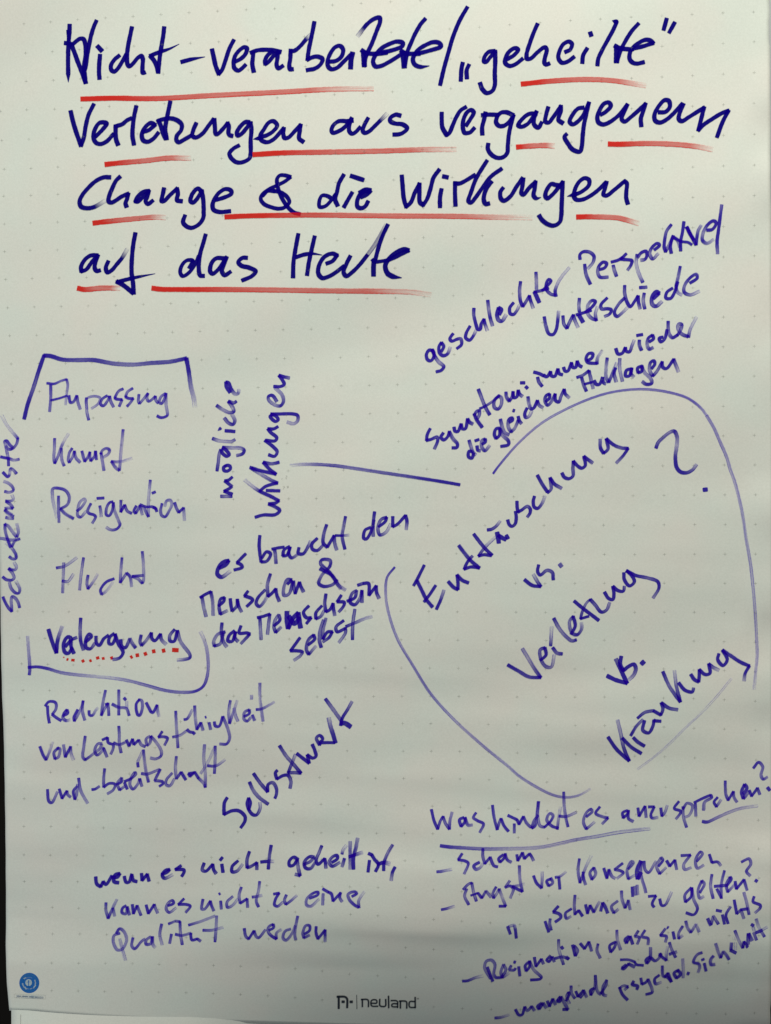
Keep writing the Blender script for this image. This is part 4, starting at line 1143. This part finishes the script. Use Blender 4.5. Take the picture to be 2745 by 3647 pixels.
for line in DATA.strip().splitlines():
    line = line.strip()
    if not line: continue
    if line[0] == '#':
        style, word, label = line[1:].split('|')
        single = None
        if word.startswith('['): pname = word[1:]; single = pname != 'printed_wordmark'
        elif word in ('underline', 'dotted_underline'): pname = word; single = word == 'underline'
        else: pname = 'handwritten_word'
        part = None; plabel = label
        if not single:
            part = empty(pname, (0, 0, 0), SHEET); part['label'] = plabel
        continue
    if line[0] == '@':
        q = [float(x) for x in line[1:].split()]
        win = (q[0], q[1], (q[3] if len(q) > 3 else 1665.0) / q[2])
        if q[2] <= 10: win = (q[0], q[1], (1.0 if q[2] == 1 else q[2]))
        continue
    ch, body = (line[0], line[2:]) if line[1] == ':' else line.split(':', 1)
    strokes = [b.split() for b in body.split(';')]
    if pname == 'dotted_underline':
        for st in strokes:
            k = Ink(); k.stroke(st, style, *win); k.build('dot', style, part)
        continue
    k = Ink()
    for st in strokes: k.stroke(st, style, *win)
    if single: k.build(pname, style, SHEET)['label'] = plabel
    else: k.build(NAMES.get(ch, 'letter') if len(ch) == 1 else ch, style, part)

# ---------------------------------------------------------------- printed grid of crosses (faint, a few pixels each)
GRID = '''-15,-13 80,-19 -11,91 85,85 180,78 276,70 375,64 474,59 573,52 673,45 774,40 877,35 978,31 1081,24 1184,18 1286,12 1391,6 1496,2 1600,-5 1706,-12 1813,-19 -6,194 91,189 186,184 282,177 380,171 477,164 577,159 678,154 779,149 881,143 982,138 1084,131 1187,125 1289,120 1393,115 1497,109 1601,103 1707,97 1815,88 1923,81 2031,73 2138,68 2247,61 2357,57 2464,51 2574,46 2683,43 -3,295 93,290 190,286 287,281 384,275 482,270 581,264 681,259 782,254 884,249 985,243 1087,237 1189,232 1292,226 1395,221 1499,216 1603,210 1709,203 1816,196 1924,189 2032,182 2140,176 2248,170 2357,165 2465,160 2575,155 2685,149 1,397 95,391 194,389 291,384 389,379 486,374 585,369 685,364 785,359 886,353 987,348 1089,342 1191,337 1294,332 1397,327 1501,321 1605,316 1711,310 1818,303 1925,297 2033,290 2141,284 2249,279 2357,274 2466,269 2575,264 2685,259 6,500 103,496 200,492 296,487 393,482 490,477 588,472 687,467 787,462 888,457 989,452 1091,447 1193,442 1295,437 1399,432 1502,427 1607,421 1713,416 1819,410 1926,404 2034,398 2141,393 2249,387 2358,383 2466,378 2576,373 2685,368 15,603 110,600 206,595 300,589 396,584 493,579 590,574 689,569 789,564 890,559 991,555 1092,550 1195,546 1297,541 1400,536 1504,532 1609,527 1714,522 1820,517 1927,511 2034,506 2142,501 2250,496 2358,491 2467,487 2576,482 2686,478 13,699 110,696 206,692 301,689 398,684 495,680 592,675 691,670 791,666 891,662 993,658 1094,653 1196,649 1299,645 1402,641 1506,636 1610,632 1715,627 1822,623 1928,618 2035,613 2142,609 2250,604 2358,600 2467,595 2576,591 2686,588 15,798 109,794 205,791 302,788 399,784 497,780 595,776 693,772 793,768 893,764 995,760 1096,757 1198,753 1300,749 1403,745 1507,741 1611,737 1717,733 1823,729 1929,725 2036,721 2143,716 2250,712 2358,708 2467,703 2576,699 2686,696 16,896 107,891 204,890 303,887 401,884 500,881 598,877 696,873 796,869 896,867 997,863 1098,860 1200,857 1302,853 1405,850 1508,846 1612,842 1717,839 1824,835 1930,831 2037,827 2143,823 2251,819 2359,815 2467,811 2576,807 2686,803 20,995 114,992 210,990 308,988 406,985 504,982 602,979 701,975 800,972 900,970 1000,967 1101,964 1202,961 1304,957 1406,955 1508,952 1613,947 1718,944 1825,942 1931,938 2037,934 2144,930 2251,926 2359,922 2467,918 2576,915 2686,911 27,1096 122,1093 218,1091 314,1089 412,1087 510,1084 608,1081 706,1078 805,1075 904,1073 1004,1070 1103,1068 1205,1066 1307,1063 1408,1061 1510,1058 1614,1053 1718,1049 1825,1046 1931,1043 2037,1040 2143,1036 2251,1032 2358,1029 2467,1025 2576,1022 2687,1019 34,1196 130,1194 226,1192 321,1190 418,1188 515,1185 614,1183 712,1180 811,1178 909,1176 1008,1174 1108,1172 1208,1170 1309,1167 1410,1165 1513,1162 1615,1159 1720,1155 1825,1152 1931,1149 2037,1145 2143,1142 2250,1138 2358,1135 2467,1132 2576,1129 2686,1126 40,1296 138,1294 233,1294 327,1291 423,1288 521,1286 619,1284 718,1282 816,1280 914,1278 1013,1277 1112,1275 1212,1273 1312,1270 1413,1268 1514,1265 1617,1262 1721,1261 1826,1257 1931,1253 2037,1250 2143,1247 2250,1244 2358,1241 2466,1238 2575,1235 2686,1233 44,1395 140,1394 235,1392 330,1390 427,1388 525,1386 623,1384 722,1383 820,1381 919,1380 1017,1378 1117,1377 1215,1374 1315,1372 1415,1370 1516,1368 1618,1366 1721,1362 1826,1360 1931,1357 2037,1354 2143,1351 2250,1348 2357,1346 2466,1343 2575,1341 2685,1339 46,1493 140,1492 235,1491 332,1488 430,1487 528,1485 625,1483 725,1482 823,1481 921,1480 1020,1478 1118,1476 1218,1475 1317,1473 1417,1471 1517,1469 1618,1468 1722,1465 1826,1463 1932,1460 2037,1458 2143,1455 2250,1453 2357,1451 2466,1449 2575,1447 2685,1445 49,1591 145,1590 242,1589 336,1587 433,1585 531,1584 629,1582 728,1581 826,1580 924,1579 1022,1578 1121,1576 1220,1575 1319,1573 1419,1572 1518,1570 1620,1569 1723,1567 1827,1565 1932,1563 2037,1561 2144,1559 2251,1557 2358,1555 2467,1554 2575,1552 2686,1550 52,1688 150,1688 243,1686 339,1685 435,1684 533,1682 632,1681 731,1680 829,1680 927,1678 1026,1677 1124,1676 1223,1674 1321,1673 1420,1672 1520,1671 1621,1669 1724,1668 1828,1667 1933,1666 2038,1664 2144,1663 2252,1661 2360,1659 2469,1658 2579,1656 2688,1656 52,1786 148,1785 243,1784 339,1783 436,1782 535,1781 634,1780 734,1779 831,1778 929,1777 1028,1776 1126,1775 1224,1774 1323,1773 1422,1772 1521,1771 1622,1770 1725,1769 1829,1769 1934,1768 2040,1767 2147,1766 2254,1765 2364,1764 2472,1763 2581,1762 2690,1762 53,1884 146,1884 242,1883 338,1882 436,1881 535,1880 634,1879 732,1878 831,1877 929,1876 1027,1875 1127,1874 1226,1873 1324,1872 1423,1872 1523,1872 1624,1871 1727,1871 1831,1871 1937,1871 2043,1870 2149,1870 2257,1870 2365,1869 2473,1868 2582,1868 2690,1867 55,1982 149,1981 242,1981 338,1981 435,1980 535,1979 633,1978 733,1977 833,1976 930,1976 1029,1975 1128,1974 1227,1973 1325,1973 1424,1973 1524,1972 1625,1972 1729,1973 1834,1974 1939,1974 2044,1974 2152,1974 2260,1975 2366,1974 2473,1973 2581,1973 2690,1973 58,2079 149,2080 243,2080 338,2080 435,2080 534,2079 632,2078 731,2078 830,2077 929,2077 1029,2076 1129,2074 1227,2072 1327,2073 1426,2073 1526,2074 1627,2075 1730,2076 1835,2077 1940,2078 2047,2077 2152,2077 2259,2077 2365,2077 2473,2077 2581,2077 2690,2078 63,2176 153,2178 245,2179 339,2180 435,2180 534,2179 632,2179 730,2178 829,2178 928,2177 1030,2177 1129,2175 1229,2175 1328,2175 1427,2176 1527,2177 1628,2179 1731,2179 1837,2180 1942,2181 2047,2180 2153,2179 2260,2180 2365,2180 2472,2180 2579,2181 2689,2183 69,2272 160,2273 252,2274 345,2275 439,2277 536,2278 633,2279 731,2279 829,2278 929,2277 1030,2276 1129,2276 1229,2276 1328,2277 1428,2278 1529,2279 1630,2280 1734,2281 1838,2282 1944,2281 2048,2281 2152,2280 2258,2281 2363,2281 2471,2283 2578,2285 2688,2287 77,2364 170,2366 260,2368 353,2370 444,2374 539,2376 635,2378 732,2378 830,2379 929,2378 1030,2377 1129,2377 1229,2378 1329,2379 1429,2379 1530,2379 1632,2380 1736,2381 1840,2382 1943,2382 2047,2382 2152,2382 2257,2382 2363,2382 2470,2386 2579,2388 2688,2392 82,2458 176,2459 266,2463 356,2466 449,2469 543,2471 638,2476 735,2476 832,2479 931,2479 1030,2481 1129,2482 1229,2482 1330,2480 1431,2479 1532,2479 1634,2480 1737,2481 1841,2482 1944,2482 2047,2482 2152,2482 2257,2484 2363,2486 2470,2488 2579,2492 2689,2497 86,2554 179,2555 271,2558 362,2561 454,2564 548,2567 643,2570 739,2573 836,2575 934,2577 1032,2579 1132,2579 1232,2579 1332,2578 1433,2577 1534,2577 1636,2578 1738,2580 1841,2581 1945,2582 2048,2583 2153,2584 2258,2587 2364,2589 2471,2593 2579,2596 2689,2600 84,2652 180,2652 275,2652 366,2656 458,2660 552,2663 647,2665 744,2667 841,2669 938,2672 1036,2674 1135,2674 1236,2674 1335,2675 1435,2675 1535,2675 1637,2676 1740,2678 1842,2681 1946,2683 2050,2685 2154,2687 2260,2692 2367,2695 2474,2699 2582,2702 2692,2707 85,2749 180,2750 274,2750 368,2753 461,2756 555,2759 651,2761 748,2762 846,2762 943,2764 1040,2767 1138,2768 1238,2770 1337,2771 1437,2772 1537,2772 1638,2774 1741,2777 1844,2781 1947,2785 2051,2788 2157,2794 2263,2797 2370,2803 2478,2807 2587,2810 2696,2814 86,2844 181,2846 275,2848 368,2850 462,2853 557,2855 653,2858 750,2859 848,2860 945,2863 1043,2864 1143,2864 1240,2865 1339,2868 1439,2869 1539,2871 1639,2874 1741,2878 1844,2882 1948,2887 2052,2890 2157,2895 2264,2900 2371,2905 2480,2910 2590,2918 2700,2921 85,2943 181,2943 276,2945 368,2948 463,2950 559,2952 655,2955 751,2958 847,2962 946,2964 1045,2964 1143,2965 1242,2967 1341,2967 1440,2967 1541,2969 1641,2973 1743,2978 1845,2982 1950,2987 2053,2992 2158,2997 2264,3001 2371,3006 2480,3012 2589,3018 2701,3023 85,3044 179,3045 273,3045 367,3047 464,3047 560,3049 657,3051 753,3054 850,3057 948,3059 1046,3060 1145,3061 1244,3062 1343,3063 1442,3065 1542,3068 1643,3073 1744,3078 1847,3082 1950,3085 2055,3094 2160,3101 2266,3107 2374,3112 2483,3117 2592,3123 2702,3127 86,3139 182,3139 276,3140 371,3141 467,3142 563,3144 659,3146 756,3148 853,3151 950,3153 1049,3156 1147,3157 1245,3158 1346,3160 1444,3162 1543,3169 1644,3175 1746,3181 1850,3185 1954,3190 2058,3199 2163,3207 2269,3213 2377,3218 2485,3223 2594,3228 2703,3231 92,3230 186,3231 280,3234 375,3234 470,3237 565,3239 661,3241 758,3243 856,3244 954,3245 1051,3248 1149,3251 1248,3256 1345,3261 1444,3267 1544,3274 1644,3280 1746,3286 1851,3292 1955,3298 2060,3305 2165,3314 2271,3317 2379,3322 2487,3326 2596,3332 2702,3332 92,3327 187,3326 284,3326 379,3328 472,3333 567,3335 663,3338 760,3339 857,3341 956,3343 1052,3348 1148,3354 1246,3361 1344,3368 1444,3375 1544,3381 1645,3388 1748,3393 1851,3399 1956,3403 2061,3409 2166,3414 2272,3417 2379,3421 2486,3425 2593,3429 2700,3430 90,3429 184,3429 280,3430 375,3430 471,3431 566,3434 663,3436 760,3438 857,3441 954,3444 1051,3450 1147,3458 1244,3469 1344,3475 1444,3480 1544,3486 1646,3491 1749,3496 1854,3500 1958,3504 2061,3510 2166,3510 2271,3513 2377,3517 2483,3520 2590,3523 2696,3525 90,3527 184,3528 278,3529 372,3531 469,3532 565,3533 662,3535 759,3538 856,3541 953,3546 1050,3553 1147,3561 1244,3570 1343,3577 1443,3582 1544,3587 1646,3592 1749,3595 1853,3597 1957,3599 2061,3596 2165,3603 2269,3606 2374,3609 2479,3611 2584,3612 2687,3608 89,3624 183,3626 277,3628 372,3630 467,3631 564,3633 661,3635 758,3638'''
k = Ink()
for tok in GRID.split():
    x, y = map(float, tok.split(','))
    if x < edge(LEFT, y) + 12: continue
    if y > np.interp(x, [b[0] for b in BOTTOM], [b[1] for b in BOTTOM]) - 9: continue
    if 1190 < x < 1520 and 3540 < y < 3605: continue
    if 55 < x < 160 and 3455 < y < 3600: continue
    d = random.uniform(0.3, 0.8)
    for dx, dy, in ((5.6, 0.0), (0.0, 5.4)):
        P = np.array([[x - dx, y - dy, d, 1.0], [x + dx, y + dy, d, 1.0]])
        k.ribbon(P, 'G', 1.9, 0.2, 0.2, random.random())
g = k.build('grid_cross', 'G', SHEET); g['kind'] = 'stuff'
g.data.materials.clear()
M_GRID = ink_material('grey_grid_print', (0.20, 0.21, 0.18), (0.24, 0.25, 0.22), streak=0.2, soft=0.25, full=0.5); g.data.materials.append(M_GRID)

# ---------------------------------------------------------------- blue seal printed in the lower left corner
LAYER[0] = 0
seal = empty('printed_seal', (0, 0, 0), SHEET); seal['label'] = 'small round blue environmental seal printed above a narrow caption'
sx, sy, sr = 104.0, 3500.6, 35.6
def arc(cx, cy, rx, a0, a1, n=16, ry=None):
    ry = ry or rx
    return [(cx + rx * math.cos(math.radians(a)), cy - ry * math.sin(math.radians(a))) for a in np.linspace(a0, a1, n)]
def arcs(name, style, specs):
    k = Ink()
    for (r, a0, a1, wd, den) in specs:
        P = np.array([[x, y, den, 1.0] for x, y in arc(sx, sy, r * sr, a0, a1, max(4, int(abs(a1 - a0) / 8)))])
        k.ribbon(P, style, wd, 0.3, 0.3, random.random() * 9)
    return k.build(name, style, seal)
k = Ink(); k.polygon(arc(sx, sy, sr, 0, 354, 60, 36.2)); k.build('seal_disc', 'B', seal)
spec = []
for a in np.arange(52, 146, 7.5): spec.append((0.83, a, a + 4.6, 5.0, random.uniform(0.35, 0.7)))
for a in np.arange(28, 50, 7.5): spec.append((0.84, a, a + 4.6, 5.0, random.uniform(0.3, 0.6)))
for a in np.arange(215, 325, 7.0): spec.append((0.84, a, a + 4.2, 3.6, random.uniform(0.15, 0.35)))
arcs('seal_lettering', 'Q', spec)
spec = []
for a in np.arange(118, 236, 13): spec.append((0.64 + 0.03 * random.uniform(-1, 1), a, a + 10, 5.6, random.uniform(0.7, 1)))
for a in np.arange(-52, 32, 12): spec.append((0.63 + 0.03 * random.uniform(-1, 1), a, a + 10, 5.2, random.uniform(0.7, 1)))
spec += [(0.60, 236, 262, 3.4, 0.7), (0.60, 275, 300, 3.4, 0.7), (0.58, 60, 118, 2.6, 0.35)]
arcs('laurel_wreath', 'P', spec)
k = Ink(); k.polygon(arc(sx - 2, sy - 1.5, 11.8, 0, 350, 36, 12.2)); 
k.build('globe', 'P', seal)
k = Ink()
for pts, wd in (([(-2.5, -9), (-2, 12)], 3.0), ([(-9, -3), (5, -4)], 1.4), ([(-2.3, -9.4), (-2.1, -6.4)], 4.6), ([(-6.5, 12), (3, 13)], 4.0)):
    k.ribbon(np.array([[sx + a, sy + b, 0.95, 1.0] for a, b in pts]), 'B', wd, 0.3, 0.3, 0)
k.build('figure', 'B', seal)
k = Ink()
cx0, cy0 = 40, 3440; q = 11.893
def cp(a, b): return [cx0 + a / q, cy0 + b / q, 0.5, 1.0]
for a, b in (((130, 1185), (1465, 1235)), ((1465, 1235), (1450, 1400)), ((1450, 1395), (135, 1335)), ((130, 1335), (130, 1185))):
    k.ribbon(np.array([cp(*a), cp(*b)]), 'G', 1.5, 0.2, 0.2, 0)
k.build('caption_frame', 'G', seal)
k = Ink(); k.polygon([cp(210, 1215)[:2], cp(1400, 1255)[:2], cp(1390, 1385)[:2], cp(205, 1335)[:2]], 0.22); k.build('caption_tint', 'Q', seal)
k = Ink()
for a, b, wd, den in (((225, 1268), (420, 1280), 6, .8), ((455, 1280), (700, 1292), 6, .8), ((760, 1298), (960, 1310), 6.5, .75), ((1000, 1310), (1110, 1318), 5.5, .9), ((1120, 1320), (1360, 1330), 7, .4), ((200, 1330), (1340, 1385), 3, .35)):
    P = np.array([cp(*a), cp((a[0] + b[0]) / 2, (a[1] + b[1]) / 2), cp(*b)]); P[:, 2] = den
    k.ribbon(P, 'K', wd * 0.8, 0.3, 0.3, random.random() * 9)
c = k.build('caption_lettering', 'K', seal); c.data.materials.clear()
c.data.materials.append(ink_material('blue_grey_caption_ink', (0.07, 0.12, 0.26), (0.12, 0.2, 0.35), streak=0.9, soft=0.4, full=0.85))

# ---------------------------------------------------------------- the next, blank sheet under the written one
def under_y(x, z):
    """depth of the second sheet: slack behind the first one, close to it along the foot, its free edge leaning forward"""
    zl = z - ZC; low = np.clip((-0.39 - zl) / 0.045, 0, 1); low = low * low * (3 - 2 * low)
    follow = -relief(x, z)
    y = np.maximum(0.0125 - 0.0004 * vnoise(x * 3, z * 9, 41), follow + 0.003)
    lim = -0.4585 - 0.013 * np.clip((x + 0.33) / 0.2, 0, 1)
    return y * (1 - low) + (follow + 0.0013) * low - 0.28 * np.maximum(0, lim - zl) * np.clip((-0.10 - x) / 0.08, 0, 1)
def on_under(px, py):
    y = 0.0125 + 0 * px
    for _ in range(6):
        d = ray_dir(px, py); t = (y - CP[1]) / d[..., 1]; p = CP + d * t[..., None]; y = under_y(p[..., 0], p[..., 2])
    d = ray_dir(px, py); t = (y - CP[1]) / d[..., 1]
    return CP + d * t[..., None]
def under_mesh(q, nx, ny):
    (x0, y0), (x1, y1), (x2, y2), (x3, y3) = q
    t, s_ = np.meshgrid(np.linspace(0, 1, ny), np.linspace(0, 1, nx), indexing='ij')
    px = (x0 + (x3 - x0) * t) * (1 - s_) + (x1 + (x2 - x1) * t) * s_
    py = (y0 + (y3 - y0) * t) * (1 - s_) + (y1 + (y2 - y1) * t) * s_
    V = on_under(px, py).reshape(-1, 3) - np.array([0, 0, ZC])
    F = [(r * nx + c_, (r + 1) * nx + c_, (r + 1) * nx + c_ + 1, r * nx + c_ + 1) for r in range(ny - 1) for c_ in range(nx - 1)]
    return V, F
under = empty('flip_chart_sheet', (0, 0, ZC))
tag(under, 'blank next sheet showing below the written sheet at the bottom left corner', 'paper sheet', 'sheets of the flip chart pad')
V, F = under_mesh([(30, -200), (2728, -200), (2725, 3860), (40.5, 3860)], 90, 420)
p2 = obj('paper', V, F, paper_material('recycled_paper_second_sheet'), under, smooth=True)
s2 = p2.modifiers.new('thickness', 'SOLIDIFY'); s2.thickness = 0.00012; s2.offset = -1
yy = np.linspace(3612, 3850, 30); A_ = on_under(72.6 + 0 * yy, yy); B_ = on_under(73.8 + 0 * yy, yy)
V = [(p[0], p[1] - 0.00035, p[2] - ZC) for q in zip(A_, B_) for p in q]
obj('margin_line', V, [(2 * k, 2 * k + 2, 2 * k + 3, 2 * k + 1) for k in range(29)], plain('grey_margin_print', (0.28, 0.29, 0.27), 0.9), under)

# ---------------------------------------------------------------- the board that carries the pad
board = empty('flip_chart_board', (0, 0, ZC))
tag(board, 'grey metal flip chart board showing as a thin strip past the sheet\'s right edge', 'flip chart board')
a = on_plane(np.array([120.0, 2790.0]), np.array([3500.0, 0.0]), 0.022)
x0, x1 = float(a[0][0]), float(a[1][0])
def box(x0, x1, y0, y1, z0, z1):
    V = [(x, y, z) for x in (x0, x1) for y in (y0, y1) for z in (z0, z1)]
    F = [(0, 1, 3, 2), (4, 6, 7, 5), (0, 4, 5, 1), (2, 3, 7, 6), (0, 2, 6, 4), (1, 5, 7, 3)]
    return V, F
M_BOARD = plain('grey_painted_metal', (0.42, 0.44, 0.43), 0.45, 60, 0.06)
V, F = box(x0, x1 - 0.004, 0.020, 0.032, -0.30, 0.55)
o = obj('back_panel', V, F, M_BOARD, board)
V, F = box(x1 - 0.024, x1, 0.0095, 0.0195, -0.30, 0.55)
o = obj('side_rail', V, F, M_BOARD, board); bv = o.modifiers.new('bevel', 'BEVEL'); bv.width = 0.003; bv.segments = 3
V, F = box(x0 - 0.02, x1 + 0.005, -0.004, 0.03, 0.552, 0.59)
o = obj('clamp_bar', V, F, plain('dark_clamp_metal', (0.05, 0.05, 0.05), 0.4), board); bv = o.modifiers.new('bevel', 'BEVEL'); bv.width = 0.004; bv.segments = 3
